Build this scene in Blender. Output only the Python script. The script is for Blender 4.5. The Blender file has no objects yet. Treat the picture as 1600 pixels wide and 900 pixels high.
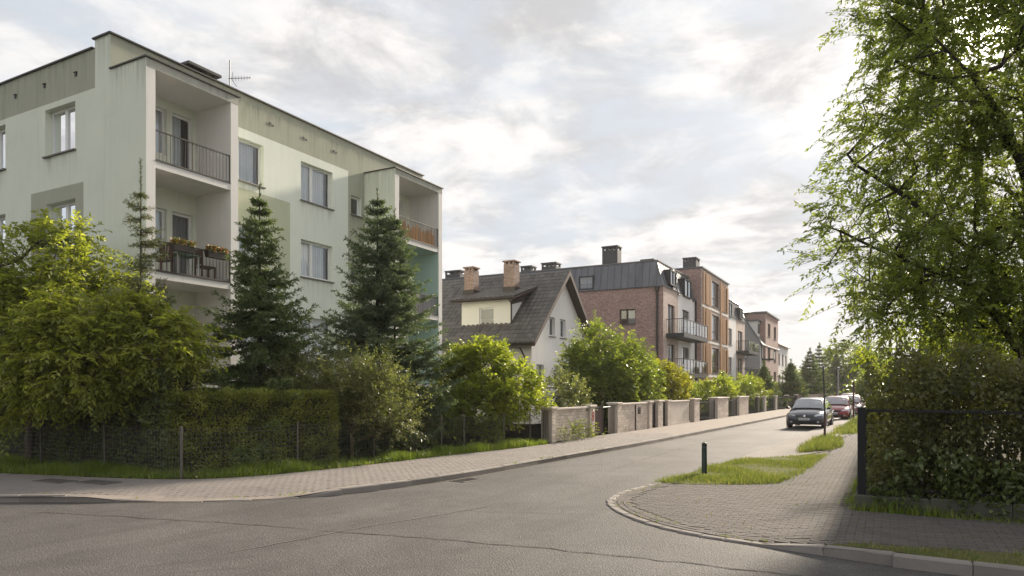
import bpy, bmesh, math, random
import numpy as np
from mathutils import Vector, Matrix, noise

# ------------------------------------------------------------------ camera, sky, sun, exposure
scene = bpy.context.scene
C = scene.collection
R = math.radians
cam = bpy.data.cameras.new('camera'); cam_o = bpy.data.objects.new('camera', cam); C.objects.link(cam_o)
cam_o.location = (0, 0, 2.0); cam_o.rotation_euler = (R(90), 0, 0)
cam.sensor_width = 36; cam.lens = 24.4; cam.shift_y = 0.0975; cam.clip_end = 3000; cam.clip_start = .05
scene.camera = cam_o
HAZE = 0.00028
SUN_AZ, SUN_EL = 34.1, 23.2                       # clockwise from +Y, degrees above the horizon
SUN = Vector((math.sin(R(SUN_AZ))*math.cos(R(SUN_EL)), math.cos(R(SUN_AZ))*math.cos(R(SUN_EL)), math.sin(R(SUN_EL))))
sun = bpy.data.lights.new('sun', 'SUN'); sun_o = bpy.data.objects.new('sun', sun); C.objects.link(sun_o)
sun.energy = 5.0; sun.angle = R(5.0); sun.color = (1.0, .87, .70)
sun_o.rotation_euler = SUN.to_track_quat('Z', 'Y').to_euler()
scene.view_settings.view_transform = 'Standard'; scene.view_settings.look = 'None'
scene.view_settings.exposure = 1.0; scene.view_settings.gamma = 1.0

class NT:
    """small node tree writer"""
    def __init__(s, tree): s.t = tree; s.n = tree.nodes; s.l = tree.links
    def add(s, typ, ins=None, **kw):
        nd = s.n.new(typ)
        for k, v in kw.items(): setattr(nd, k, v)
        for k, v in (ins or {}).items(): s.put(nd.inputs[k], v)
        return nd
    def put(s, sock, v):
        if isinstance(v, bpy.types.NodeSocket): s.l.new(v, sock)
        elif isinstance(v, bpy.types.Node): s.l.new(v.outputs[0], sock)
        else: sock.default_value = v
    def m(s, op, a, b=None, c=None, clamp=False):
        nd = s.n.new('ShaderNodeMath'); nd.operation = op; nd.use_clamp = clamp
        for i, v in enumerate((a, b, c)):
            if v is not None: s.put(nd.inputs[i], v)
        return nd.outputs[0]
    def vm(s, op, a, b=None):
        nd = s.n.new('ShaderNodeVectorMath'); nd.operation = op
        s.put(nd.inputs[0], a)
        if b is not None: s.put(nd.inputs[1], b)
        return nd
    def mix(s, f, a, b, mode='MIX'):
        nd = s.n.new('ShaderNodeMix'); nd.data_type = 'RGBA'; nd.blend_type = mode
        s.put(nd.inputs[0], f); s.put(nd.inputs[6], a); s.put(nd.inputs[7], b)
        return nd.outputs[2]
    def noise(s, vec, scale, detail=4, rough=.55, dist=0):
        nd = s.add('ShaderNodeTexNoise', {'Scale': scale, 'Detail': detail, 'Roughness': rough, 'Distortion': dist})
        if vec is not None: s.put(nd.inputs['Vector'], vec)
        return nd.outputs['Fac']
    def ramp(s, f, stops):
        nd = s.n.new('ShaderNodeValToRGB'); s.put(nd.inputs[0], f)
        el = nd.color_ramp.elements
        while len(el) < len(stops): el.new(.5)
        for e, (p, c) in zip(el, stops):
            e.position = p; e.color = (c, c, c, 1) if isinstance(c, (int, float)) else (*c, 1)
        return nd.outputs[0]
    def smooth(s, f, a, b):
        nd = s.add('ShaderNodeMapRange', {'Value': f, 'From Min': a, 'From Max': b}, interpolation_type='SMOOTHSTEP')
        return nd.outputs[0]

# sky: Nishita behind a broken layer of thin bright cloud
world = bpy.data.worlds.new('World'); scene.world = world; world.use_nodes = True
w = NT(world.node_tree); w.n.clear()
sky = w.add('ShaderNodeTexSky', sky_type='NISHITA', sun_disc=False, sun_elevation=R(SUN_EL), sun_rotation=R(SUN_AZ))
tc = w.add('ShaderNodeTexCoord'); d = w.vm('NORMALIZE', tc.outputs['Generated']).outputs[0]
sx = w.add('ShaderNodeSeparateXYZ', {0: d})
zc = w.m('ADD', w.m('MAXIMUM', sx.outputs['Z'], 0.0), .18)
cp = w.add('ShaderNodeCombineXYZ', {0: w.m('DIVIDE', sx.outputs['X'], zc), 1: w.m('DIVIDE', sx.outputs['Y'], zc), 2: 3.7})
n1 = w.noise(cp, 1.75, 9, .58, .3)
n2 = w.noise(w.vm('ADD', cp, (5.2, 1.3, 0)).outputs[0], .55, 5, .5, .2)
n3 = w.noise(w.vm('ADD', cp, (9.1, 4.4, 2)).outputs[0], 3.4, 8, .62, .4)
dot = w.m('MAXIMUM', w.vm('DOT_PRODUCT', d, tuple(SUN)).outputs['Value'], 0.0)
cover = w.smooth(w.m('ADD', w.m('MULTIPLY', n1, .75), w.m('MULTIPLY', n2, .35)), .46, .62)
shade = w.smooth(w.m('ADD', w.m('MULTIPLY', n3, .6), w.m('MULTIPLY', n1, .4)), .41, .56)
cloud = w.mix(shade, (.53, .522, .527, 1), (.85, .825, .805, 1))
cloud = w.mix(w.m('MULTIPLY', w.smooth(n2, .54, .70), .45), cloud, (.545, .545, .56, 1))
veil = w.mix(.93, w.mix(1.0, sky.outputs[0], (.085, .085, .085, 1), 'MULTIPLY'), (.60, .645, .705, 1))
body = w.mix(w.m('ADD', w.m('MULTIPLY', cover, .88), .12), veil, cloud)
glow = w.m('ADD', w.m('MULTIPLY', w.m('POWER', dot, 7.0), .05), w.m('ADD', w.m('MULTIPLY', w.m('POWER', dot, 60.0), .20), w.m('MULTIPLY', w.m('POWER', dot, 2500.0), 14.0)))
glowc = w.mix(1.0, w.add('ShaderNodeCombineXYZ', {0: glow, 1: glow, 2: glow}).outputs[0], (1.0, .93, .84, 1), 'MULTIPLY')
low = w.smooth(sx.outputs['Z'], .16, -.02)                # pale air near the horizon
body = w.mix(w.m('MULTIPLY', low, .6), body, (.76, .73, .70, 1))
tot = w.mix(1.0, body, glowc, 'ADD')
bg = w.add('ShaderNodeBackground', {'Color': tot, 'Strength': .60})
w.add('ShaderNodeOutputWorld', {'Surface': bg.outputs[0]})

# ------------------------------------------------------------------ survey: the ground plan in metres
U28 = (math.sin(R(28.41)), math.cos(R(28.41)))        # direction of the house fronts
US = (math.sin(R(31)), math.cos(R(31)))               # direction of the street
NS = (US[1], -US[0])                                  # across it, to the right
ROT28 = R(90-28.41)

# ------------------------------------------------------------------ materials
MATS = {}
def mat(name): return MATS[name]
def new_mat(name):
    m = bpy.data.materials.new(name); m.use_nodes = True; MATS[name] = m
    t = NT(m.node_tree); t.n.clear()
    return m, t
def finish(t, shader, disp=None):
    o = t.add('ShaderNodeOutputMaterial', {'Surface': shader})
def pm(name, col, rough=.8, var=.12, vs=2.5, fine=0, fs=60, bump=0.0, bs=80, metal=0, streak=0, piece=0, spec=.3, stain=0, coat=0):
    """painted/mineral surface: colour with broad and fine variation, streaks, per-piece tone, bump"""
    m, t = new_mat(name)
    pos = t.add('ShaderNodeNewGeometry').outputs['Position']
    c = (*col, 1)
    f = t.noise(pos, vs, 5, .6)
    k = t.m('ADD', t.m('MULTIPLY', t.m('SUBTRACT', f, .5), 2.6*var), 1.0)
    if fine: k = t.m('MULTIPLY', k, t.m('ADD', t.m('MULTIPLY', t.m('SUBTRACT', t.noise(pos, fs, 3, .7), .5), 2.6*fine), 1.0))
    if streak:
        sp = t.vm('MULTIPLY', pos, (3.2, 3.2, .22)).outputs[0]
        k = t.m('MULTIPLY', k, t.m('SUBTRACT', 1.0, t.m('MULTIPLY', t.smooth(t.noise(sp, 1.6, 5, .65), .5, .85), streak)))
    if piece:
        v = t.add('ShaderNodeAttribute', attribute_name='v').outputs['Fac']
        r = t.add('ShaderNodeObjectInfo').outputs['Random']
        u = t.m('FRACT', t.m('ADD', v, r))
        k = t.m('MULTIPLY', k, t.m('ADD', t.m('MULTIPLY', t.m('SUBTRACT', u, .5), 2*piece), 1.0))
    col2 = t.mix(1.0, c, t.add('ShaderNodeCombineXYZ', {0: k, 1: k, 2: k}).outputs[0], 'MULTIPLY')
    if stain:
        g = t.smooth(t.noise(pos, .9, 6, .65, .6), .5, .75)
        col2 = t.mix(t.m('MULTIPLY', g, stain), col2, (col[0]*.45, col[1]*.45, col[2]*.42, 1))
    b = t.add('ShaderNodeBsdfPrincipled', {'Base Color': col2, 'Roughness': rough, 'Metallic': metal, 'Specular IOR Level': spec})
    if coat: b.inputs['Coat Weight'].default_value = coat; b.inputs['Coat Roughness'].default_value = .04
    if bump:
        bn = t.add('ShaderNodeBump', {'Height': t.noise(pos, bs, 4, .65), 'Strength': bump, 'Distance': .02})
        t.l.new(bn.outputs[0], b.inputs['Normal'])
    finish(t, b.outputs[0]); return m

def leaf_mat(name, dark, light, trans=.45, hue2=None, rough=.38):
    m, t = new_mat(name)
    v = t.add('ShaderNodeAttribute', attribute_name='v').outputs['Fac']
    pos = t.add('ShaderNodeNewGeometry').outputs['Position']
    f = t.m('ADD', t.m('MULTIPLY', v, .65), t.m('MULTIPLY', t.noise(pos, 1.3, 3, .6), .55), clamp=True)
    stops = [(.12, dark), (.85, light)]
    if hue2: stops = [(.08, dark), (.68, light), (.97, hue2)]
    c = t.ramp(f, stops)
    b = t.add('ShaderNodeBsdfPrincipled', {'Base Color': c, 'Roughness': rough, 'Specular IOR Level': .5})
    tc = t.mix(1.0, c, (1.5, 1.55, .75, 1), 'MULTIPLY')
    tr = t.add('ShaderNodeBsdfTranslucent', {'Color': tc})
    mx = t.add('ShaderNodeMixShader', {0: trans}); t.l.new(b.outputs[0], mx.inputs[1]); t.l.new(tr.outputs[0], mx.inputs[2])
    finish(t, mx.outputs[0]); return m

# mineral and painted surfaces
pm('plaster_light', (.69, .72, .615), .9, .07, .7, .05, 140, .25, 180, streak=.10, stain=.10)
pm('plaster_pale', (.735, .77, .695), .9, .06, .7, .05, 140, .25, 180, streak=.08, stain=.06)
pm('plaster_olive', (.385, .395, .315), .9, .09, .7, .06, 140, .25, 180, streak=.18, stain=.12)
pm('plaster_panel', (.50, .52, .39), .9, .07, .7, .05, 140, .25, 180, streak=.12)
pm('plaster_white', (.74, .72, .69), .9, .06, 1.0, .04, 120, .2, 150, streak=.14, stain=.06)
pm('plaster_turquoise', (.46, .60, .55), .9, .06, 1.0, .04, 120, .2, 150)
pm('plaster_cream', (.74, .715, .665), .9, .06, 1.0, .05, 120, .2, 150, streak=.10)
pm('plaster_grey', (.30, .295, .29), .9, .08, .6, .05, 120, .2, 150, streak=.12)
pm('plaster_house', (.82, .79, .77), .9, .05, 1.0, .05, 100, .2, 150, streak=.12, stain=.05)
pm('concrete_dirty', (.42, .42, .37), .92, .22, 2.0, .10, 60, .3, 90, streak=.5, stain=.4)
pm('metal_cap', (.055, .055, .055), .5, .1, 2, metal=.3)
pm('metal_black', (.012, .012, .013), .5, .15, 4, spec=.3)
pm('metal_dark', (.05, .05, .052), .5, .15, 4, spec=.4)
pm('metal_rail', (.075, .065, .06), .55, .2, 5)
pm('metal_gutter', (.045, .038, .035), .5, .15, 4)
pm('roof_metal', (.105, .11, .125), .5, .12, 1.0, .06, 20, spec=.5, metal=.25)
pm('pvc_white', (.74, .74, .73), .4, .03, 3)
pm('frame_brown', (.07, .045, .035), .5, .1, 3)
pm('frame_dark', (.04, .042, .045), .5, .1, 3)
pm('sill_metal', (.16, .15, .14), .5, .1, 3)
pm('curtain', (.84, .86, .87), .9, .06, 3)
pm('blind', (.30, .30, .31), .9, .06, 3)
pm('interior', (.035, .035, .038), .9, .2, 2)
pm('wood', (.46, .27, .145), .65, .18, 6, .18, 40, piece=.22)
pm('wood_grey', (.16, .12, .10), .75, .18, 6, .15, 40, piece=.2)
pm('bamboo', (.50, .27, .11), .7, .12, 6, piece=.3)
pm('chair_brown', (.10, .06, .045), .6, .15, 6)
pm('tile', (.088, .080, .076), .55, .22, 1.2, .18, 30, .35, 60, piece=.32, spec=.45)
pm('soffit', (.075, .052, .045), .7, .15, 3)
pm('chimney_metal', (.06, .062, .068), .5, .12, 2)
pm('kerb', (.25, .225, .205), .92, .16, 3, .18, 90, .5, 120, piece=.14, stain=.25)
pm('paver', (.108, .096, .088), .92, .14, 1.3, .22, 70, .5, 140, piece=.13, stain=.22)
pm('paver_pale', (.222, .198, .182), .92, .13, 1.0, .22, 60, .5, 140, piece=.05, stain=.32)
pm('joint_pale', (.24, .205, .18), .95, .2, 3, .25, 60, .4, 90)
pm('joint_sand', (.115, .10, .085), .95, .3, 3, .3, 60, .4, 90)
pm('brick_cream', (.64, .55, .47), .9, .1, 3, .10, 60, .3, 80, piece=.16, stain=.10)
pm('mortar', (.48, .42, .365), .95, .12, 3, .1, 60, .3, 80)
pm('coping', (.62, .55, .475), .9, .14, 2, .10, 60, .3, 80, stain=.25)
pm('rust_metal', (.085, .05, .045), .7, .25, 6)
pm('green_post', (.03, .045, .038), .5, .15, 5)
pm('fence_post', (.115, .105, .09), .7, .25, 6, .15, 40)
pm('wire', (.24, .235, .225), .5, .1, 5, metal=.4)
pm('bark', (.085, .070, .055), .9, .25, 5, .2, 40, .6, 35)
pm('bark_dark', (.05, .042, .034), .9, .25, 5, .2, 40, .6, 35)
pm('twig_olive', (.13, .10, .055), .85, .2, 5)
pm('red_paint', (.36, .035, .03), .6, .15, 6)
pm('mailbox', (.035, .03, .03), .5, .1, 5)
pm('rubber', (.018, .018, .018), .85, .1, 10)
pm('rim', (.30, .30, .31), .35, .05, 5, metal=.7)
pm('plastic_black', (.018, .018, .02), .45, .05, 5)
pm('plate_white', (.68, .68, .66), .5, .02, 5)
pm('plate_blue', (.03, .06, .28), .5, .02, 5)
pm('chrome', (.62, .62, .62), .15, .02, 5, metal=1)
pm('lamp_lens', (.55, .57, .60), .08, .05, 8, metal=.5, spec=.8)
pm('flower_red', (.42, .10, .05), .7, .3, 14)
pm('cloth_white', (.62, .62, .60), .8, .05, 5)
pm('box_plastic', (.035, .028, .026), .6, .1, 5)
pm('plastic_green', (.20, .30, .22), .6, .1, 5)
pm('asphalt_patch', (.175, .160, .150), .93, .10, .9, .34, 48, .5, 220)
pm('crack_dark', (.028, .026, .025), .95, .3, 6)
pm('crack_pale', (.14, .13, .122), .95, .3, 6)
pm('iron_cover', (.10, .09, .082), .7, .2, 8, .2, 60, .4, 60)
pm('pole_grey', (.17, .17, .17), .6, .15, 5)
pm('stone_plinth', (.085, .085, .065), .93, .25, 2, .15, 60, .5, 70, stain=.4)
pm('red_roof', (.30, .19, .16), .8, .15, 1.5)
pm('leaf_litter', (.17, .115, .07), .9, .3, 5, .2, 60)

def asphalt():
    m, t = new_mat('asphalt')
    pos = t.add('ShaderNodeNewGeometry').outputs['Position']
    big = t.noise(pos, .35, 5, .6, .6); med = t.noise(pos, 2.4, 5, .6); fine = t.noise(pos, 42, 4, .8); agg = t.add('ShaderNodeTexVoronoi', {'Vector': pos, 'Scale': 48.0}).outputs['Distance']
    k = t.m('ADD', t.m('MULTIPLY', t.m('SUBTRACT', big, .5), 1.5), 1.0)
    k = t.m('MULTIPLY', k, t.m('ADD', t.m('MULTIPLY', t.m('SUBTRACT', med, .5), .35), 1.0))
    k = t.m('MULTIPLY', k, t.m('ADD', t.m('MULTIPLY', t.m('SUBTRACT', fine, .5), 2.7), 1.0))
    k = t.m('MULTIPLY', k, t.m('ADD', t.m('MULTIPLY', agg, .7), .72))
    col = t.mix(1.0, (.073, .068, .065, 1), t.add('ShaderNodeCombineXYZ', {0: k, 1: k, 2: k}).outputs[0], 'MULTIPLY')
    sv = t.add('ShaderNodeVectorRotate', {'Vector': pos, 'Angle': R(31)}, rotation_type='Z_AXIS')
    lane = t.noise(t.vm('MULTIPLY', sv.outputs[0], (1.5, .13, 1)).outputs[0], 1.0, 5, .6)
    col = t.mix(t.m('MULTIPLY', t.smooth(lane, .48, .68), .45), col, (.050, .046, .043, 1))
    st = t.smooth(t.noise(pos, .8, 7, .7, .8), .52, .66)
    col = t.mix(t.m('MULTIPLY', st, .5), col, (.045, .041, .039, 1))
    h = t.m('ADD', t.m('MULTIPLY', agg, .8), t.m('MULTIPLY', fine, .8))
    bn = t.add('ShaderNodeBump', {'Height': h, 'Strength': .85, 'Distance': .012})
    b = t.add('ShaderNodeBsdfPrincipled', {'Base Color': col, 'Roughness': .82, 'Specular IOR Level': .38, 'Normal': bn.outputs[0]})
    finish(t, b.outputs[0])
asphalt()

def soil(name, a, b_, scale=1.2):
    m, t = new_mat(name)
    pos = t.add('ShaderNodeNewGeometry').outputs['Position']
    f = t.smooth(t.m('ADD', t.m('MULTIPLY', t.noise(pos, scale, 6, .65), .7), t.m('MULTIPLY', t.noise(pos, 25, 3, .7), .3)), .36, .64)
    col = t.mix(f, (*a, 1), (*b_, 1))
    bn = t.add('ShaderNodeBump', {'Height': t.noise(pos, 40, 4, .7), 'Strength': .8, 'Distance': .03})
    b = t.add('ShaderNodeBsdfPrincipled', {'Base Color': col, 'Roughness': .95, 'Normal': bn.outputs[0], 'Specular IOR Level': .1})
    finish(t, b.outputs[0])
soil('soil_grass', (.085, .105, .03), (.14, .125, .06))
soil('soil_dark', (.035, .032, .02), (.075, .06, .04))
soil('far_ground', (.06, .075, .03), (.10, .10, .05), .05)

def brick_mat(name, c1, c2, mortar, bw=.25, bh=.075):
    m, t = new_mat(name)
    geo = t.add('ShaderNodeTexCoord').outputs['Object']
    s = t.add('ShaderNodeSeparateXYZ', {0: geo})
    v = t.add('ShaderNodeCombineXYZ', {0: t.m('ADD', s.outputs['X'], s.outputs['Y']), 1: s.outputs['Z'], 2: 0.0})
    bt = t.add('ShaderNodeTexBrick', {'Vector': v.outputs[0], 'Color1': (*c1, 1), 'Color2': (*c2, 1), 'Mortar': (*mortar, 1), 'Scale': 1.0, 'Mortar Size': .009, 'Mortar Smooth': .1, 'Bias': 0.0, 'Brick Width': bw, 'Row Height': bh})
    big = t.noise(geo, .9, 5, .65); cell = t.noise(v.outputs[0], 6.5, 2, .5)
    k = t.m('ADD', t.m('MULTIPLY', t.m('SUBTRACT', big, .5), .5), t.m('ADD', t.m('MULTIPLY', t.m('SUBTRACT', cell, .5), 1.1), 1.0))
    col = t.mix(1.0, bt.outputs['Color'], t.add('ShaderNodeCombineXYZ', {0: k, 1: k, 2: k}).outputs[0], 'MULTIPLY')
    bn = t.add('ShaderNodeBump', {'Height': bt.outputs['Fac'], 'Strength': -.5, 'Distance': .01})
    b = t.add('ShaderNodeBsdfPrincipled', {'Base Color': col, 'Roughness': .88, 'Normal': bn.outputs[0]})
    finish(t, b.outputs[0])
brick_mat('brick_red', (.40, .235, .20), (.27, .15, .125), (.42, .37, .34))
brick_mat('brick_pink', (.56, .44, .385), (.47, .35, .30), (.52, .46, .42))
brick_mat('brick_chimney', (.31, .195, .155), (.21, .125, .10), (.34, .31, .28), .25, .085)

def seam_mat():
    """standing-seam sheet: fine tonal steps between sheets"""
    m, t = new_mat('sheet_metal')
    geo = t.add('ShaderNodeTexCoord').outputs['Object']
    s = t.add('ShaderNodeSeparateXYZ', {0: geo})
    h = t.m('FLOOR', t.m('DIVIDE', t.m('ADD', s.outputs['X'], s.outputs['Y']), .45))
    wn = t.add('ShaderNodeTexWhiteNoise', noise_dimensions='1D'); t.put(wn.inputs['W'], h)
    k = t.m('MULTIPLY', t.m('ADD', t.m('MULTIPLY', wn.outputs['Value'], .3), .85), t.m('ADD', t.m('MULTIPLY', t.noise(geo, 1.1, 5, .6), .5), .75))
    col = t.mix(1.0, (.125, .13, .148, 1), t.add('ShaderNodeCombineXYZ', {0: k, 1: k, 2: k}).outputs[0], 'MULTIPLY')
    b = t.add('ShaderNodeBsdfPrincipled', {'Base Color': col, 'Roughness': .45, 'Metallic': .3})
    finish(t, b.outputs[0])
seam_mat()

def glass_mat(name, tint, base, rough=.02):
    m, t = new_mat(name)
    lw = t.add('ShaderNodeFresnel', {'IOR': 1.5})
    f = t.m('ADD', t.m('MULTIPLY', lw.outputs[0], 1.3), base, clamp=True)
    tr = t.add('ShaderNodeBsdfTransparent', {'Color': (*tint, 1)})
    gl = t.add('ShaderNodeBsdfGlossy', {'Color': (.9, .92, .95, 1), 'Roughness': rough})
    mx = t.add('ShaderNodeMixShader', {0: f}); t.l.new(tr.outputs[0], mx.inputs[1]); t.l.new(gl.outputs[0], mx.inputs[2])
    finish(t, mx.outputs[0])
glass_mat('glass', (.88, .91, .92), .07)
glass_mat('glass_rail', (.82, .86, .86), .05)
glass_mat('glass_car', (.30, .34, .35), .22)

def stain_mat():
    m, t = new_mat('drip_stain')
    g_ = t.add('ShaderNodeTexCoord').outputs['Generated']; z = t.add('ShaderNodeSeparateXYZ', {0: g_}).outputs['Z']
    pos = t.add('ShaderNodeNewGeometry').outputs['Position']
    n = t.smooth(t.noise(t.vm('MULTIPLY', pos, (9, 9, .5)).outputs[0], 1.0, 5, .7), .42, .72)
    a = t.m('MULTIPLY', t.m('MULTIPLY', n, t.m('POWER', z, 1.6)), .27)
    mx = t.add('ShaderNodeMixShader', {0: a}); b = t.add('ShaderNodeBsdfDiffuse', {'Color': (.10, .10, .085, 1)}); tr = t.add('ShaderNodeBsdfTransparent')
    t.l.new(tr.outputs[0], mx.inputs[1]); t.l.new(b.outputs[0], mx.inputs[2]); finish(t, mx.outputs[0])
stain_mat()
def paint_mat(name, col, metal=.35):
    m, t = new_mat(name)
    b = t.add('ShaderNodeBsdfPrincipled', {'Base Color': (*col, 1), 'Roughness': .35, 'Metallic': metal, 'Coat Weight': 1.0, 'Coat Roughness': .05})
    finish(t, b.outputs[0])
paint_mat('paint_navy', (.020, .026, .045)); paint_mat('paint_red', (.22, .012, .02)); paint_mat('paint_maroon', (.12, .012, .02)); paint_mat('paint_wine', (.09, .015, .02))

leaf_mat('leaf_maple', (.062, .088, .028), (.175, .215, .062), .60, (.26, .285, .09))
leaf_mat('leaf_walnut', (.068, .094, .016), (.265, .295, .052), .56, (.44, .43, .12))
leaf_mat('leaf_bright', (.065, .095, .015), (.24, .28, .04), .55, (.36, .36, .07))
leaf_mat('leaf_olive', (.062, .078, .032), (.165, .185, .075), .42, (.25, .25, .11))
leaf_mat('leaf_mid', (.045, .072, .017), (.17, .215, .04), .52, (.30, .32, .06))
leaf_mat('leaf_yellow', (.085, .10, .016), (.27, .26, .035), .5, (.40, .35, .06))
leaf_mat('leaf_dark', (.040, .055, .020), (.11, .14, .045), .38, (.17, .20, .065))
leaf_mat('leaf_hedge', (.065, .085, .024), (.22, .245, .055), .48, (.36, .37, .10))
leaf_mat('leaf_hedge_brown', (.055, .064, .027), (.15, .157, .064), .45, (.23, .215, .09))
leaf_mat('needle_dark', (.030, .052, .020), (.095, .135, .048), .28, (.17, .20, .065), .55)
leaf_mat('needle_blue', (.036, .060, .036), (.105, .145, .080), .28, (.18, .22, .11), .55)
leaf_mat('needle_pale', (.045, .060, .022), (.110, .125, .048), .22, (.16, .17, .06), .6)
leaf_mat('grass', (.070, .12, .020), (.19, .26, .04), .50, (.26, .24, .07))
leaf_mat('grass_dry', (.060, .085, .024), (.155, .19, .05), .42, (.28, .25, .11))
leaf_mat('weed', (.05, .075, .02), (.14, .18, .045), .40, (.34, .34, .20))
leaf_mat('flower_mix', (.10, .12, .03), (.16, .14, .04), .3, (.45, .13, .07))

# ------------------------------------------------------------------ mesh helpers
def link(o, parent=None):
    C.objects.link(o)
    if parent is not None: o.parent = parent
    return o
def tag(o, label=None, cat=None, group=None, kind=None):
    if label: o['label'] = label
    if cat: o['category'] = cat
    if group: o['group'] = group
    if kind: o['kind'] = kind
    return o
def thing(name, label, cat, loc=(0, 0, 0), rz=0, group=None):
    o = link(bpy.data.objects.new(name, None)); o.location = loc; o.rotation_euler = (0, 0, rz)
    o.empty_display_size = .2
    return tag(o, label, cat, group)
def dup(root, parent=None):
    c = root.copy(); C.objects.link(c)
    if parent is not None: c.parent = parent
    for ch in list(root.children): dup(ch, c)
    return c
IDENT = lambda s, d, z: (s, d, z)
class MB:
    def __init__(s, fn=IDENT): s.v = []; s.f = []; s.mi = []; s.fn = fn; s.m = 0; s.va = []; s.val = 0.0
    def vert(s, a, b, c): s.v.append(s.fn(a, b, c)); return len(s.v)-1
    def face(s, ids): s.f.append(tuple(ids)); s.mi.append(s.m); s.va.append(s.val)
    def poly(s, pts): s.face([s.vert(*p) for p in pts])
    def box(s, x0, y0, z0, x1, y1, z1):
        i = [s.vert(x, y, z) for z in (z0, z1) for (x, y) in ((x0, y0), (x1, y0), (x1, y1), (x0, y1))]
        for q in ((3, 2, 1, 0), (4, 5, 6, 7), (0, 1, 5, 4), (1, 2, 6, 5), (2, 3, 7, 6), (3, 0, 4, 7)): s.face([i[k] for k in q])
    def chamf(s, x0, y0, z0, x1, y1, z1, c):
        """box with its upper edges broken"""
        r = [[s.vert(x, y, z) for (x, y) in ((x0+e, y0+e), (x1-e, y0+e), (x1-e, y1-e), (x0+e, y1-e))] for z, e in ((z0, 0), (z1-c, 0), (z1, c))]
        for a, b in ((0, 1), (1, 2)):
            for k in range(4): s.face([r[a][k], r[a][(k+1) % 4], r[b][(k+1) % 4], r[b][k]])
        s.face(r[2])
    def prism(s, pts, z0, z1):
        a = [s.vert(x, y, z0) for x, y in pts]; b = [s.vert(x, y, z1) for x, y in pts]; n = len(pts)
        s.face(a[::-1]); s.face(b)
        for k in range(n): s.face([a[k], a[(k+1) % n], b[(k+1) % n], b[k]])
    def loft(s, rings, close=True, caps=True):
        ids = [[s.vert(*p) for p in r] for r in rings]; n = len(ids[0])
        for a, b in zip(ids, ids[1:]):
            for k in range(n if close else n-1): s.face([a[k], a[(k+1) % n], b[(k+1) % n], b[k]])
        if caps and close: s.face(ids[0][::-1]); s.face(ids[-1])
    def tube(s, path, rad, n=6, caps=True):
        path = [Vector(p) for p in path]; rings = []
        for i, p in enumerate(path):
            t = (path[min(i+1, len(path)-1)]-path[max(i-1, 0)]).normalized()
            a = t.cross(Vector((0, 0, 1)) if abs(t.z) < .9 else Vector((1, 0, 0))).normalized(); b = t.cross(a)
            r = rad[i] if hasattr(rad, '__len__') else rad
            rings.append([tuple(p+(a*math.cos(k*2*math.pi/n)+b*math.sin(k*2*math.pi/n))*r) for k in range(n)])
        s.loft(rings, True, caps)
    def lathe(s, prof, n=16, axis='z', c=(0, 0, 0)):
        rings = []
        for k in range(n+1):
            a = 2*math.pi*k/n; q = []
            for r, h in prof:
                x, y = r*math.cos(a), r*math.sin(a)
                q.append((c[0]+x, c[1]+y, c[2]+h) if axis == 'z' else (c[0]+x, c[1]+h, c[2]+y))
            rings.append(q)
        s.loft(rings, False, False)
    def mesh(s, name, mats, smooth=False):
        me = bpy.data.meshes.new(name); me.from_pydata(s.v, [], s.f)
        for m_ in (mats if isinstance(mats, (list, tuple)) else [mats]): me.materials.append(mat(m_))
        if len(me.materials) > 1: me.polygons.foreach_set('material_index', s.mi)
        if any(s.va):
            at = me.attributes.new('v', 'FLOAT', 'FACE'); at.data.foreach_set('value', s.va)
        if smooth: me.polygons.foreach_set('use_smooth', [True]*len(me.polygons))
        me.update(); return me
    def build(s, name, mats, parent=None, smooth=False):
        return link(bpy.data.objects.new(name, s.mesh(name, mats, smooth)), parent)
def bx(name, m_, parent, *b, fn=IDENT):
    q = MB(fn); q.box(*b); return q.build(name, m_, parent)

def inside(pt, poly):
    x, y = pt; c = False; j = len(poly)-1
    for i in range(len(poly)):
        xi, yi = poly[i]; xj, yj = poly[j]
        if (yi > y) != (yj > y) and x < (xj-xi)*(y-yi)/(yj-yi)+xi: c = not c
        j = i
    return c
def seg_dist(p, a, b):
    ax, ay = a; bx_, by = b; dx, dy = bx_-ax, by-ay; L = dx*dx+dy*dy
    t = 0 if L == 0 else max(0, min(1, ((p[0]-ax)*dx+(p[1]-ay)*dy)/L))
    return math.hypot(p[0]-ax-t*dx, p[1]-ay-t*dy)
def poly_dist(p, pl, closed=False):
    q = list(pl)+([pl[0]] if closed else [])
    return min(seg_dist(p, a, b) for a, b in zip(q, q[1:]))
def smoothstep(a, b, x):
    t = max(0, min(1, (x-a)/(b-a))); return t*t*(3-2*t)
def resample(pl, step):
    """points and tangents at equal steps along a polyline"""
    out = []; acc = 0; want = 0
    for a, b in zip(pl, pl[1:]):
        L = math.hypot(b[0]-a[0], b[1]-a[1])
        while want <= acc+L:
            t = (want-acc)/L; out.append((a[0]+(b[0]-a[0])*t, a[1]+(b[1]-a[1])*t, (b[0]-a[0])/L, (b[1]-a[1])/L)); want += step
        acc += L
    return out
def smooth_line(pl, n=3):
    for _ in range(n):
        q = [pl[0]]
        for a, b in zip(pl, pl[1:]):
            q += [(a[0]*.75+b[0]*.25, a[1]*.75+b[1]*.25), (a[0]*.25+b[0]*.75, a[1]*.25+b[1]*.75)]
        pl = q+[pl[-1]]
    return pl
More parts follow.
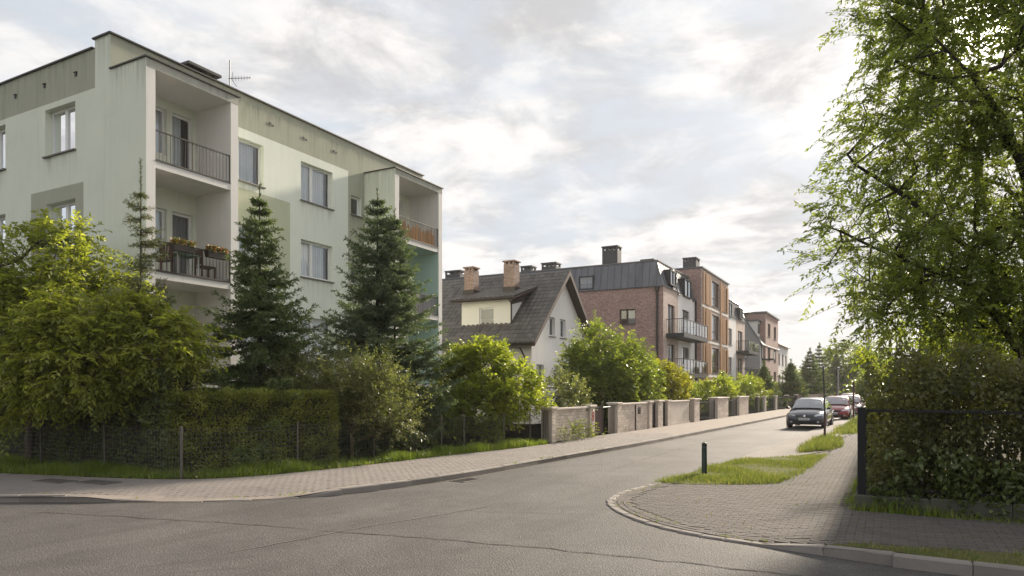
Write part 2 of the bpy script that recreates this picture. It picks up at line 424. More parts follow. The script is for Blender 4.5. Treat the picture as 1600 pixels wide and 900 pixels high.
def sheet(name, poly, z, m_, parent=None, hf=None, grid=None, uvname=None):
    """flat or height-following ground sheet, triangulated by bmesh"""
    bm = bmesh.new(); vs = [bm.verts.new((x, y, 0)) for x, y in poly]; bm.faces.new(vs)
    bmesh.ops.triangulate(bm, faces=bm.faces[:], ngon_method='EAR_CLIP')
    if hf:
        xs = [p[0] for p in poly]; ys = [p[1] for p in poly]; st = grid or .5
        for lo, hi, ax in ((max(min(xs), -14), min(max(xs), 14), 0), (min(ys), min(max(ys), 24), 1)):
            k = lo+st
            while k < hi:
                bmesh.ops.bisect_plane(bm, geom=bm.verts[:]+bm.edges[:]+bm.faces[:], plane_co=(k, k, 0), plane_no=(1-ax, ax, 0)); k += st
    for v in bm.verts: v.co.z = (hf(v.co.x, v.co.y) if hf else 0)+z
    bmesh.ops.recalc_face_normals(bm, faces=bm.faces[:])
    me = bpy.data.meshes.new(name); bm.to_mesh(me); bm.free(); me.materials.append(mat(m_))
    return link(bpy.data.objects.new(name, me), parent)

# ------------------------------------------------------------------ ground plan
def along_us(p, s, off=0): return (p[0]+US[0]*s+NS[0]*off, p[1]+US[1]*s+NS[1]*off)
LE = [(-60, 14.0), (-20, 12.2), (-11.05, 12.0), (-8.94, 12.10), (-7.26, 12.12), (-5.56, 12.10), (-4.34, 12.36), (-3.37, 12.84), (-2.08, 14.09), (-.73, 15.84), (1.83, 19.91), (4.4, 23.85), (8.45, 30.56)]
LE += [along_us((8.45, 30.56), s) for s in (10, 30, 60, 160)]
LE = smooth_line(LE, 2)
RE = [(14, 1.8), (8.5, 5.1), (5.6, 6.9), (4.61, 7.48), (4.01, 8.00), (3.31, 8.60), (2.97, 8.89), (2.54, 9.27), (2.1, 9.86), (1.82, 10.53), (1.64, 11.3), (1.63, 12.02), (1.76, 12.54), (2.0, 13.15), (2.57, 13.95), (3.11, 14.65), (3.91, 15.75), (4.96, 17.36), (6.12, 19.1), (9.79, 25.23), (15.9, 35.57)]
RE += [along_us((15.9, 35.57), s) for s in (10, 30, 60, 150)]
RE = smooth_line(RE, 2)
F0 = (1.28, 24.0)                                     # start of the brick fence walls, running along the street
def fl(t, off=0): return along_us(F0, t, off)
LG = [(-60, 22), (-14, 16.3), (-11.51, 15.45), (-10.42, 15.2), (-8.65, 14.66), (-6.75, 14.30), (-5.52, 14.85), (-4.44, 16.0), (-3.23, 17.5), (-1.8, 19.5), (0.0, 21.6), (1.45, 23.8)]
LGs = smooth_line(LG, 2)
def zl(x, y):
    w_ = smoothstep(-7.5, -6.5, x)*(1-smoothstep(-4.3, -3.1, x))
    if w_ <= 0 or y > 16: return .11
    return .11-.085*w_*(1-smoothstep(0, 1.5, poly_dist((x, y), LE[6:40])))
def zr(x, y): return .022+.105*smoothstep(0, 1.2, (x-3.0)*.75-(y-9.2)*.35)

g = sheet('ground', [(-900, -300), (900, -300), (900, 1500), (-900, 1500)], -.06, 'far_ground'); tag(g, kind='structure')
road = sheet('road', LE+RE[::-1]+[(40, -12), (-60, -12)], 0.0, 'asphalt'); tag(road, kind='structure')
gl = sheet('garden_ground', [(-60, 23)]+LGs[1:]+[fl(t, .0) for t in (2, 40, 150)]+[(-200, 300), (-200, 23)], .075, 'soil_dark'); tag(gl, kind='structure')

PL = LE+[fl(t, 0) for t in (150, 60, 40, 20, 10, 2)]+LGs[::-1]
pav_l = sheet('pavement_left', PL, -.007, 'joint_pale', hf=zl, grid=.6); tag(pav_l, kind='structure')
# footpath on the right and the rounded corner
HC = (5.42, 10.75)                                    # corner of the hedge plot
def hs(s, off=0): return (HC[0]+US[0]*s+NS[0]*off, HC[1]+US[1]*s+NS[1]*off)
def hf_(s, off=0): return (HC[0]+U28[1]*s-U28[0]*off, HC[1]-U28[0]*s-U28[1]*off)
G1 = [(3.03, 14.55), (3.88, 15.65), (4.92, 17.22), (6.07, 18.87), (7.51, 19.7), (8.74, 20.1), (9.06, 19.91), (6.95, 16.44), (5.5, 14.37), (4.76, 14.22), (3.62, 14.22)]
G2 = [(8.57, 20.87), (11.24, 25.83), (12.23, 27.12), (11.95, 25.2), (10.35, 21.9), (9.59, 21.07)]
G3 = [(12.72, 27.82), (15.9, 33.2), (23.4, 46.2), (22.6, 43.2), (15.6, 30.6), (13.84, 28.18)]
G4 = [(3.75, 8.38), (4.2, 8.06), (4.75, 7.58), (5.65, 7.02), (8.5, 5.25), (8.9, 5.9), (5.9, 7.75), (5.0, 8.05), (4.2, 8.3)]
i0 = min(range(len(RE)), key=lambda k: math.hypot(RE[k][0]-14, RE[k][1]-1.8))
PR_out = RE+[along_us((15.9, 35.57), 150, 30), (40, 30), (40, -8)]
pav_r = sheet('pavement_right', PR_out, -.008, 'joint_sand', hf=zr, grid=.5); tag(pav_r, kind='structure')
sd = sheet('verge_soil', [hs(0, .0), hs(20), hs(160), (150, 120), (60, 0), hf_(9)], .004, 'soil_dark', hf=zr, grid=1.0); tag(sd, kind='structure')

# pavers -----------------------------------------------------------
def paver_mesh(L, W, name, m_, hgt=.05):
    q = MB(); q.chamf(-L/2, -W/2, -hgt, L/2, W/2, 0, .004); return q.mesh(name, m_)
rp = random.Random(4)
def pave(parent, ok, bbox, ang, L, W, hf, m_, first, joint=.006, near=300, name='paver'):
    ca, sa = math.cos(ang), math.sin(ang); cells = []
    cx, cy = (bbox[0]+bbox[2])/2, (bbox[1]+bbox[3])/2; rad = math.hypot(bbox[2]-bbox[0], bbox[3]-bbox[1])/2
    for j in range(int(-rad/W), int(rad/W)+1):
        for i in range(int(-rad/L), int(rad/L)+1):
            a = (i+(.5 if j % 2 else 0))*L; b = j*W
            x, y = cx+a*ca-b*sa, cy+a*sa+b*ca
            if not (bbox[0] < x < bbox[2] and bbox[1] < y < bbox[3]) or not ok((x, y)): continue
            e = [(x+p*L*.46*ca-q*W*.46*sa, y+p*L*.46*sa+q*W*.46*ca) for p, q in ((-1, -1), (1, -1), (1, 1), (-1, 1))]
            if all(ok(k) for k in e): cells.append((x, y, ang))
    lay(parent, cells, L, W, hf, m_, joint, near, name)
def grad(hf, x, y): return (hf(x+.06, y)-hf(x-.06, y))/.12, (hf(x, y+.06)-hf(x, y-.06))/.12
def lay(parent, cells, L, W, hf, m_, joint, near, name):
    def vis(c):
        return not (abs(c[0]/max(c[1], .1)) < .735 and c[1] > 7.1)
    cells.sort(key=lambda c: (vis(c), c[1]))
    me = paver_mesh(L-joint, W-joint, name, m_)
    for c in cells[:near]:
        o = link(bpy.data.objects.new(name, me), parent); gx, gy = grad(hf, c[0], c[1])
        o.location = (c[0], c[1], hf(c[0], c[1])+rp.uniform(-.0015, .0015))
        nv = Vector((-gx+rp.gauss(0, .004), -gy+rp.gauss(0, .004), 1)); o.rotation_euler = (Vector((0, 0, 1)).rotation_difference(nv) @ Matrix.Rotation(c[2]+rp.gauss(0, .006), 3, 'Z').to_quaternion()).to_euler()
    q = MB()
    for c in cells[near:]:
        ca, sa = math.cos(c[2]), math.sin(c[2]); z = hf(c[0], c[1])+rp.uniform(-.0015, .0015); q.val = rp.uniform(.01, 1); gx, gy = grad(hf, c[0], c[1])
        q.fn = lambda a, b, h, c=c, ca=ca, sa=sa, z=z, gx=gx, gy=gy: (c[0]+a*ca-b*sa, c[1]+a*sa+b*ca, z+h+gx*(a*ca-b*sa)+gy*(a*sa+b*ca))
        q.chamf(-(L-joint)/2, -(W-joint)/2, -.05, (L-joint)/2, (W-joint)/2, 0, .004)
    if cells[near:]: tag(q.build(name+'_field', m_, parent), kind='stuff')

REc = [p for p in RE if -1 < p[1] < 40]
PRp = [(14, 2.2), (8.9, 5.9), (5.9, 7.75), (4.6, 8.1), (4.0, 8.22)]+[p for p in RE if 8.2 < p[1] < 14.4]+[(3.1, 14.5), (3.62, 14.42), (5.4, 14.52), (6.8, 16.5), (8.9, 20.0), (10.2, 22.0), (11.8, 25.3), (13.7, 28.2), (15.5, 30.7), (19, 36)]+[hs(28, -.25), hs(0, -.2), hf_(0, .18), hf_(9, .18)]
REk = [p for p in RE if 7 < p[1] < 16]
def ok_right(p):
    return inside(p, PRp) and poly_dist(p, REk) > .33 and not inside(p, G4)
pave(pav_r, ok_right, (1.5, 5.0, 16, 31), ROT28-math.pi/2, .20, .10, zr, 'paver', 0)
ring = []
for row, off in enumerate((.215, .32)):
    for k, (x, y, tx, ty) in enumerate(resample([p for p in RE if 8.1 < p[1] < 15.2], .2)):
        ring.append((x+ty*off, y-tx*off, math.atan2(ty, tx)))
for (x, y, a) in ring: pass
rm = paver_mesh(.192, .095, 'border_sett', 'paver')
for (x, y, a) in ring:
    o = link(bpy.data.objects.new('border_sett', rm), pav_r); o.location = (x, y, zr(x, y)+rp.uniform(-.002, .003)); o.rotation_euler = (rp.gauss(0, .008), rp.gauss(0, .008), a)
LEk = [p for p in LE if -15 < p[0] < 12]
LGk = [p for p in LGs if -20 < p[0]]
def ok_left(p):
    return inside(p, PL) and poly_dist(p, LEk) > .24 and poly_dist(p, LGk) > .02
pave(pav_l, ok_left, (-12.5, 11.5, 6.5, 29), R(59), .20, .10, zl, 'paver_pale', 0)
far_l = sheet('pavement_far', [along_us(LE[-12], 0)]+[p for p in LE if p[1] > 29.0]+[fl(t) for t in (150, 60, 30, 14, 5.2)]+[(4.2, 28.4)], .112, 'paver_pale', pav_l) if False else None
q = MB()
a_ = [p for p in LE if p[1] > 28.4 and p[0] > 0]; b_ = [fl(t) for t in (150, 60, 30, 14, 6)]
q.poly([(x, y, .1) for x, y in a_+b_]); q.build('paving_sheet', 'paver_pale', pav_l)
# pale hard strip between the carriageway and the right-hand verge
q = MB(); st = [p for p in RE if p[1] > 18.9 and p[0] > 5]
q.poly([(x, y, zr(x, y)+.004) for x, y in st+[along_us((15.9, 35.57), s, 9) for s in (150, 10)]+[(20, 36), (15.7, 30.7), (13.2, 28.0), (9.5, 20.9), (8.0, 19.9)]]); q.build('paving_sheet', 'paver_pale', pav_r)

# kerbs ------------------------------------------------------------
def kerb(parent, line, step, side, top, ymax, wid=.15):
    def stone(L):
        q = MB(); q.chamf(-L/2+.004, -wid/2, -.3, L/2-.004, wid/2, 0, .018); return q.mesh('kerb_stone', 'kerb')
    me = stone(step)
    for x, y, tx, ty in resample(line, step):
        x += tx*step/2; y += ty*step/2
        o = link(bpy.data.objects.new('kerb_stone', me), parent)
        z0 = top(x-tx*.4, y-ty*.4); z1 = top(x+tx*.4, y+ty*.4)
        o.location = (x+side*ty*wid/2, y-side*tx*wid/2, (z0+z1)/2+rp.uniform(-.004, .004))
        o.rotation_euler = (0, -math.atan2(z1-z0, .8), math.atan2(ty, tx)+rp.gauss(0, .004))
kerb(pav_l, [p for p in LE if -13.5 < p[0] and p[1] < 75], .8, -1, lambda x, y: .125-.105*smoothstep(-7.6, -6.6, x)*(1-smoothstep(-4.0, -2.9, x)) if y < 20 else .125, 75)
kerb(pav_r, [p for p in RE if p[1] > 4.2 and p[1] < 8.75 and p[0] < 10][::1], .75, 1, lambda x, y: .02+.125*smoothstep(3.15, 3.95, x), 9)
kerb(pav_r, [p for p in RE if 8.6 < p[1] < 60], .35, 1, lambda x, y: .024, 60, .13)
# gutter dust, cracks, patched asphalt
def ribbon(name, line, wid, z, m_, parent, jit=.0, seed=1):
    r = random.Random(seed); q = MB(); L = []
    pts = resample(smooth_line(line, 2), .12)
    for k, (x, y, tx, ty) in enumerate(pts):
        j = noise.noise(Vector((x*3.1, y*3.1, seed)))*jit; w_ = wid*(.45+.9*abs(noise.noise(Vector((x*5, y*5, seed+3)))))*min(1, k*.2+.1, (len(pts)-k)*.2)
        L.append([(x-ty*(j-w_), y+tx*(j-w_), z), (x-ty*(j+w_), y+tx*(j+w_), z)])
    q.loft(L, False, False); return q.build(name, m_, parent)
ribbon('gutter_dust', [(p[0]+.0, p[1]-.03) for p in LE if -12 < p[0] and p[1] < 50], .10, .003, 'joint_sand', road, .03, 2)
pt = [(-3.3, 8.5), (-2.45, 9.62), (-1.7, 10.4), (-.83, 11.2), (.4, 11.05), (1.55, 10.85), (1.7, 10.4), (2.0, 9.75), (2.6, 9.0), (1.22, 8.28), (0, 8.82), (-1.3, 9.3), (-2.4, 9.62)]
ribbon('crack', [(-3.6, 8.2), (-3.0, 8.9), (-2.45, 9.62), (-1.7, 10.4), (-.83, 11.2), (-.2, 12.0)], .022, .006, 'crack_pale', road, .05, 5)
ribbon('crack', [(-2.8, 9.75), (-2.4, 9.62), (-1.3, 9.3), (0, 8.82), (1.22, 8.28), (2.2, 7.8), (3.4, 7.2)], .017, .006, 'crack_dark', road, .09, 6)
ribbon('crack', [(-8, 11.2), (-6.5, 10.9), (-5.2, 10.5), (-3.9, 10.2), (-2.8, 9.75)], .016, .006, 'crack_dark', road, .06, 7)
ribbon('crack', [(-.83, 11.2), (.4, 11.05), (1.5, 10.9)], .009, .006, 'crack_dark', road, .06, 8)
ribbon('crack', [(2.2, 16.4), (4.4, 20.8), (8.2, 27.6), (12.5, 34.5)], .012, .004, 'crack_dark', road, .08, 9)
# inspection covers in the left pavement
for k, (x, y) in enumerate(((-9.25, 14.05), (-8.25, 13.85))):
    q = MB(); q.chamf(-.42, -.2, -.03, .42, .2, .016, .008)
    for i in range(6): q.box(-.36+i*.125, -.16, .015, -.30+i*.125, .16, .021)
    o = q.build('inspection_cover', 'iron_cover'); o.location = (x, y, zl(x, y)); o.rotation_euler = (0, 0, -R(24))
    tag(o, ['left of the two dark inspection covers set in the shaded pavement', 'right of the two dark inspection covers set in the shaded pavement'][k], 'manhole cover', 'inspection covers in the pavement')

# ------------------------------------------------------------------ vegetation kit (numpy)
rng = np.random.default_rng(7)
def unit(a): return a/np.maximum(np.linalg.norm(a, axis=-1, keepdims=True), 1e-9)
def np_mesh(name, V, tri, m_, var=None, nper=None):
    me = bpy.data.meshes.new(name); nv = len(V); nf = len(tri)
    me.vertices.add(nv); me.vertices.foreach_set('co', V.astype(np.float32).ravel())
    k = tri.shape[1]; me.loops.add(nf*k); me.loops.foreach_set('vertex_index', tri.astype(np.int32).ravel())
    me.polygons.add(nf); me.polygons.foreach_set('loop_start', np.arange(0, nf*k, k, dtype=np.int32))
    if var is not None:
        at = me.attributes.new('v', 'FLOAT', 'FACE'); at.data.foreach_set('value', np.repeat(var, nper).astype(np.float32))
    me.materials.append(mat(m_)); me.update(calc_edges=True); return me
def leaf_object(name, P, D, N, L, Wd, m_, parent=None, var=None, droop=.12):
    """one pointed, slightly folded leaf (two triangles) per row"""
    n = len(P); D = unit(D); S = unit(np.cross(D, N)); Nn = np.cross(S, D)
    L = np.broadcast_to(L, n)[:, None]; Wd = np.broadcast_to(Wd, n)[:, None]
    mid = P+D*L*.42
    V = np.stack([P, mid+S*Wd*.5+Nn*Wd*.16, P+D*L-Nn*L*droop, mid-S*Wd*.5+Nn*Wd*.16], 1).reshape(-1, 3)
    b = np.arange(n)[:, None]*4
    T = np.concatenate([b+np.array([[0, 1, 2]]), b+np.array([[0, 2, 3]])], 1).reshape(-1, 3)
    if var is None: var = rng.random(n)
    return link(bpy.data.objects.new(name, np_mesh(name, V, T, m_, var, 2)), parent)
def tube_edges(name, A, B, ra, rb, m_, parent=None, sides=5):
    """tapered prisms along edges A-B"""
    n = len(A); t = unit(B-A); up = np.where(np.abs(t[:, 2:3]) < .9, np.array([[0, 0, 1.]]), np.array([[1., 0, 0]]))
    u = unit(np.cross(t, up)); v = np.cross(t, u); th = np.arange(sides)*2*np.pi/sides
    ring = u[:, None]*np.cos(th)[None, :, None]+v[:, None]*np.sin(th)[None, :, None]
    V = np.concatenate([A[:, None]+ring*np.reshape(ra, (-1, 1, 1)), B[:, None]+ring*np.reshape(rb, (-1, 1, 1))], 1).reshape(-1, 3)
    k = np.arange(sides); k2 = (k+1) % sides
    q = np.stack([k, k2, k2+sides, k+sides], 1)
    T = (np.arange(n)[:, None, None]*2*sides+q[None]).reshape(-1, 4)
    me = np_mesh(name, V, T, m_); me.polygons.foreach_set('use_smooth', [True]*len(T))
    return link(bpy.data.objects.new(name, me), parent)
def sample_lobes(lobes, n, shell=.45):
    """points in a union of ellipsoids ((cx,cy,cz),(rx,ry,rz)), kept away from the very centre"""
    vol = np.array([l[1][0]*l[1][1]*l[1][2] for l in lobes])**.75; pick = rng.choice(len(lobes), n, p=vol/vol.sum())
    c = np.array([l[0] for l in lobes])[pick]; r = np.array([l[1] for l in lobes])[pick]
    d = unit(rng.normal(size=(n, 3))); rad = (shell**3+(1-shell**3)*rng.random(n))**(1/3)
    return c+d*r*rad[:, None], d
def grow(trunk, targets, step=.45, bend=.18):
    """branch skeleton: every target joins the nearest node already grown (greedy), from the trunk outwards"""
    pos = [np.array(p, float) for p in trunk]; par = [i-1 for i in range(len(trunk))]
    t0 = np.array(trunk, float); order = np.argsort([np.min(np.linalg.norm(t0-t, axis=1)) for t in targets]); tips = {}
    arr = np.zeros((len(trunk)+len(targets)*24, 3)); arr[:len(pos)] = pos; cnt = len(pos)
    for k in order:
        T = targets[k]; dv = arr[:cnt]-T; dd = np.linalg.norm(dv, axis=1)+np.maximum(dv[:, 2], 0)*.9
        i = int(np.argmin(dd)); A = arr[i]; L = np.linalg.norm(T-A); m = max(1, min(20, int(L/step))); prev = i
        side = rng.normal(size=3)*L*bend*.5; side[2] = abs(side[2])*.6+L*bend*.3
        for s in range(1, m+1):
            f = s/m; p = A*(1-f)+T*f+side*math.sin(math.pi*f)
            arr[cnt] = p; par.append(prev); prev = cnt; cnt += 1
        tips[k] = prev
    P = arr[:cnt]; par = np.array(par); w_ = np.zeros(cnt)
    for k in tips.values(): w_[k] += 1
    for i in range(cnt-1, 0, -1):
        if par[i] >= 0: w_[par[i]] += w_[i]
    return P, par, w_, tips
def wood(name, P, par, w_, r_tip, r_max, m_, parent, power=.5):
    r = np.minimum(r_tip*np.maximum(w_, 1)**power, r_max); i = np.arange(1, len(P))
    i = i[par[i] >= 0]
    return tube_edges(name, P[par[i]], P[i], np.minimum(r[par[i]], r[i]*1.6), r[i], m_, parent, 6)
def sprays(C_, out, twigs, tl, leaves, L, Wd, spread=1.0, up=.1, droop=.25, pair=55, keep=None, jit=.25, lvar=.42):
    """leafy twigs round clump centres: returns twig edges and leaf arrays"""
    n = len(C_); T0 = np.repeat(C_, twigs, 0); o = np.repeat(out, twigs, 0)
    dv = unit(o*.9+rng.normal(size=o.shape)*spread+np.array([0, 0, up])); ln = tl*(.55+.75*rng.random(len(T0)))
    T0 = T0+rng.normal(size=T0.shape)*tl*jit
    f = np.linspace(.12, 1.0, leaves)
    P = T0[:, None]+dv[:, None]*(ln[:, None]*f[None])[..., None]; P[..., 2] -= droop*(f[None]**2)*ln[:, None]
    side = unit(np.cross(dv, np.array([0, 0, 1.])+rng.normal(size=dv.shape)*.35))
    sg = np.where(np.arange(leaves) % 2 == 0, 1., -1.)[None, :, None]
    a = math.radians(pair); D = dv[:, None]*math.cos(a)+side[:, None]*sg*math.sin(a)+rng.normal(size=P.shape)*.28; D[..., 2] -= droop*1.1
    N = np.cross(side, dv)[:, None]+rng.normal(size=P.shape)*.45+np.array([0, 0, .35])
    sz = (1-lvar+2*lvar*rng.random(P.shape[:2]))
    tone = np.repeat(np.repeat(rng.random(n), twigs)[:, None], leaves, 1)*.45+.55*rng.random(P.shape[:2])
    P, D, N, sz, tone = P.reshape(-1, 3), D.reshape(-1, 3), N.reshape(-1, 3), sz.ravel(), tone.ravel()
    E0, E1 = T0, T0+dv*ln[:, None]-np.array([0, 0, 1.])*(droop*ln)[:, None]
    if keep is not None:
        k = keep(P); P, D, N, sz, tone = P[k], D[k], N[k], sz[k], tone[k]; k2 = keep(E1); E0, E1 = E0[k2], E1[k2]
    return E0, E1, P, D, N, sz*L, sz*Wd, tone
def leafy(root, trunk, lobes, n, twigs, tl, leaves, L, Wd, lm, bark='bark', r_tip=.008, r_max=.16, shell=.45, keep=None, spread=1.0, up=.1, droop=.25, pair=55, extra=None, power=.5, twig_r=.004, bend=.18):
    T, d = sample_lobes(lobes, n, shell)
    if keep is not None: k = keep(T); T, d = T[k], d[k]
    P, par, w_, tips = grow(trunk, T, bend=bend)
    wood('trunk', P, par, w_, r_tip, r_max, bark, root, power)
    a = sprays(T, d, twigs, tl, leaves, L, Wd, spread, up, droop, pair, keep)
    tube_edges('twig_mass', a[0], a[1], np.full(len(a[0]), twig_r), np.full(len(a[0]), twig_r*.4), bark, root, 3)['kind'] = 'stuff'
    cr = leaf_object('crown', a[2], a[3], a[4], a[5], a[6], lm, root, a[7])
    return cr
def spruce(root, h, r_base, z_low, lm, n_whorl, per, needle=.085, dens=1.0, sag=.25, lift=.35, seed=1, leader=.5, lean=(0, 0), r_trunk=.09, power=.85, blade=.016):
    """trunk, whorls of boughs with side shoots, and needle blades along every shoot"""
    rs = np.random.default_rng(seed); A = []; B = []; ra = []; rb = []; S0 = []; S1 = []; SQ = []; ph = rs.uniform(0, 6.28)
    tp = np.array([[lean[0]*f*f, lean[1]*f*f, h*f] for f in np.linspace(0, 1, 14)])
    for i in range(13): A.append(tp[i]); B.append(tp[i+1]); ra.append(r_trunk*(1-i/13.5)+.006); rb.append(r_trunk*(1-(i+1)/13.5)+.006)
    for wv in range(n_whorl):
        f = wv/(n_whorl-1); z = z_low+(h-leader-z_low)*f**.92; rad = r_base*(1-f)**power+.10
        for b in range(per+int(rs.integers(-1, 2))):
            az = rs.uniform(0, 2*np.pi); L = rad*rs.uniform(.55, 1.18)*(1+.14*math.sin(az*2+ph+wv*.35)); zz = z+rs.uniform(-.06, .06)
            ctr = np.array([lean[0]*(zz/h)**2, lean[1]*(zz/h)**2, zz]); m = max(3, int(L/.16)); prev = ctr
            dirv = np.array([math.cos(az), math.sin(az), 0])
            for s in range(1, m+1):
                q = s/m; p = ctr+dirv*L*q+np.array([0, 0, -sag*L*math.sin(q*2.2)*(1-f*.8)+lift*L*q*q*(.35+f)])
                A.append(prev); B.append(p); ra.append(.014*(1-q)+.004); rb.append(.014*(1-q)+.003)
                if q > .06 or L < .5:
                    S0.append(prev); S1.append(p); SQ.append(q*.7)
                    for sg in (-1, 1):
                        side = np.array([-dirv[1], dirv[0], 0])*sg; l2 = (.13+.36*L*(1-q))*rs.uniform(.5, 1.1)
                        dd = dirv*.62+side*.78+np.array([0, 0, rs.uniform(-.35, .12)]); S0.append(p); S1.append(p+dd*l2); SQ.append(q)
                        if l2 > .24: S0.append(p+dd*l2*.5); S1.append(p+dd*l2*.5+(dirv*.9-side*.2+np.array([0, 0, rs.uniform(-.2, .1)]))*l2*.5); SQ.append(q)
                prev = p
    for i in range(9): S0.append(tp[-1]-np.array([0, 0, leader*(1-i/9)])); S1.append(tp[-1]-np.array([0, 0, leader*(1-(i+1)/9)])); SQ.append(.6)
    A, B, S0, S1 = map(np.array, (A, B, S0, S1))
    tube_edges('trunk', A, B, np.array(ra), np.array(rb), 'bark_dark', root, 5)
    ln = np.linalg.norm(S1-S0, axis=1); cnt = np.maximum(3, (ln*75*dens)).astype(int); idx = np.repeat(np.arange(len(S0)), cnt)
    f = rs.random(len(idx))[:, None]; P = S0[idx]*(1-f)+S1[idx]*f; ax = unit(S1-S0)[idx]
    pr = unit(np.cross(ax, rs.normal(size=ax.shape))); D = ax*.75+pr*.75+np.array([0, 0, .08]); N = unit(rs.normal(size=ax.shape))
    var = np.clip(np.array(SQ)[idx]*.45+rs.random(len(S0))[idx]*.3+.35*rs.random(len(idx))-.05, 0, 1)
    return leaf_object('crown', P, D, N, needle*(.7+.6*rs.random(len(P))), blade, lm, root, var, 0.0)
def in_poly(P, poly):
    x, y = P[:, 0], P[:, 1]; c = np.zeros(len(P), bool); j = len(poly)-1
    for i in range(len(poly)):
        xi, yi = poly[i]; xj, yj = poly[j]
        if yi != yj: c ^= ((yi > y) != (yj > y)) & (x < (xj-xi)*(y-yi)/(yj-yi)+xi)
        j = i
    return c
def grass(name, poly, n, h0, h1, m_, hf, label, wid=.006, patch=1.2, soft=.0):
    xs = [p[0] for p in poly]; ys = [p[1] for p in poly]
    got = []; tot_ = 0
    while tot_ < n:
        P = np.stack([rng.uniform(min(xs), max(xs), n*4), rng.uniform(min(ys), max(ys), n*4)], 1)
        Q = P+rng.normal(size=P.shape)*soft; Q = Q[in_poly(P, poly)]; got.append(Q); tot_ += len(Q)
    P = np.concatenate(got)[:n]
    nz = np.array([noise.noise(Vector((p[0]*patch, p[1]*patch, 3.3))) for p in P])
    k = rng.random(len(P)) < np.clip(.85+nz*1.0, .3, 1); P, nz = P[k], nz[k]; m = len(P)
    z = np.array([hf(p[0], p[1]) for p in P]); hh = (h0+(h1-h0)*rng.random(m)**2)*np.clip(.85+nz*.7, .35, 1.6)
    az = rng.uniform(0, 2*np.pi, m); dr = np.stack([np.cos(az), np.sin(az), np.zeros(m)], 1); sd_ = np.stack([-np.sin(az), np.cos(az), np.zeros(m)], 1)
    ln = (.15+.6*rng.random(m))[:, None]*hh[:, None]; B = np.concatenate([P, z[:, None]-.005], 1); up = np.array([0, 0, 1.])
    w_ = wid*(.7+.7*rng.random(m))[:, None]
    V = np.stack([B-sd_*w_, B+sd_*w_, B+dr*ln*.35+up*hh[:, None]*.6+sd_*w_*.7, B+dr*ln*.35+up*hh[:, None]*.6-sd_*w_*.7, B+dr*ln+up*hh[:, None]], 1).reshape(-1, 3)
    b = np.arange(m)[:, None]*5; T = np.concatenate([b+np.array([[0, 1, 2]]), b+np.array([[0, 2, 3]]), b+np.array([[3, 2, 4]])], 1).reshape(-1, 3)
    o = link(bpy.data.objects.new(name, np_mesh(name, V, T, m_, rng.random(m), 3)))
    return tag(o, label, 'grass', kind='stuff')

# ------------------------------------------------------------------ building kit
def wall(name, fn, s0, s1, z0, z1, openings, mats, parent, zones=(), reveal=.22, rev_m=None):
    """wall sheet cut into cells round its openings, each cell painted by zone; reveals run inwards"""
    S = sorted({s0, s1, *[v for o in openings for v in o[:2]], *[min(max(v, s0), s1) for z in zones for v in z[:2]]})
    Z = sorted({z0, z1, *[v for o in openings for v in o[2:4]], *[min(max(v, z0), z1) for z in zones for v in z[2:4]]})
    q = MB(fn)
    for a, b in zip(S, S[1:]):
        for c, d_ in zip(Z, Z[1:]):
            cs, cz = (a+b)/2, (c+d_)/2
            if any(o[0] < cs < o[1] and o[2] < cz < o[3] for o in openings): continue
            q.m = 0
            for z in zones:
                if z[0] < cs < z[1] and z[2] < cz < z[3]: q.m = z[4]
            q.poly([(a, 0, c), (b, 0, c), (b, 0, d_), (a, 0, d_)])
    for o in openings:
        q.m = 0 if rev_m is None else rev_m
        a, b, c, d_ = o[:4]
        for p in (((a, c), (b, c)), ((b, c), (b, d_)), ((b, d_), (a, d_)), ((a, d_), (a, c))):
            q.poly([(p[0][0], 0, p[0][1]), (p[1][0], 0, p[1][1]), (p[1][0], reveal, p[1][1]), (p[0][0], reveal, p[0][1])])
    return q.build(name, mats, parent)
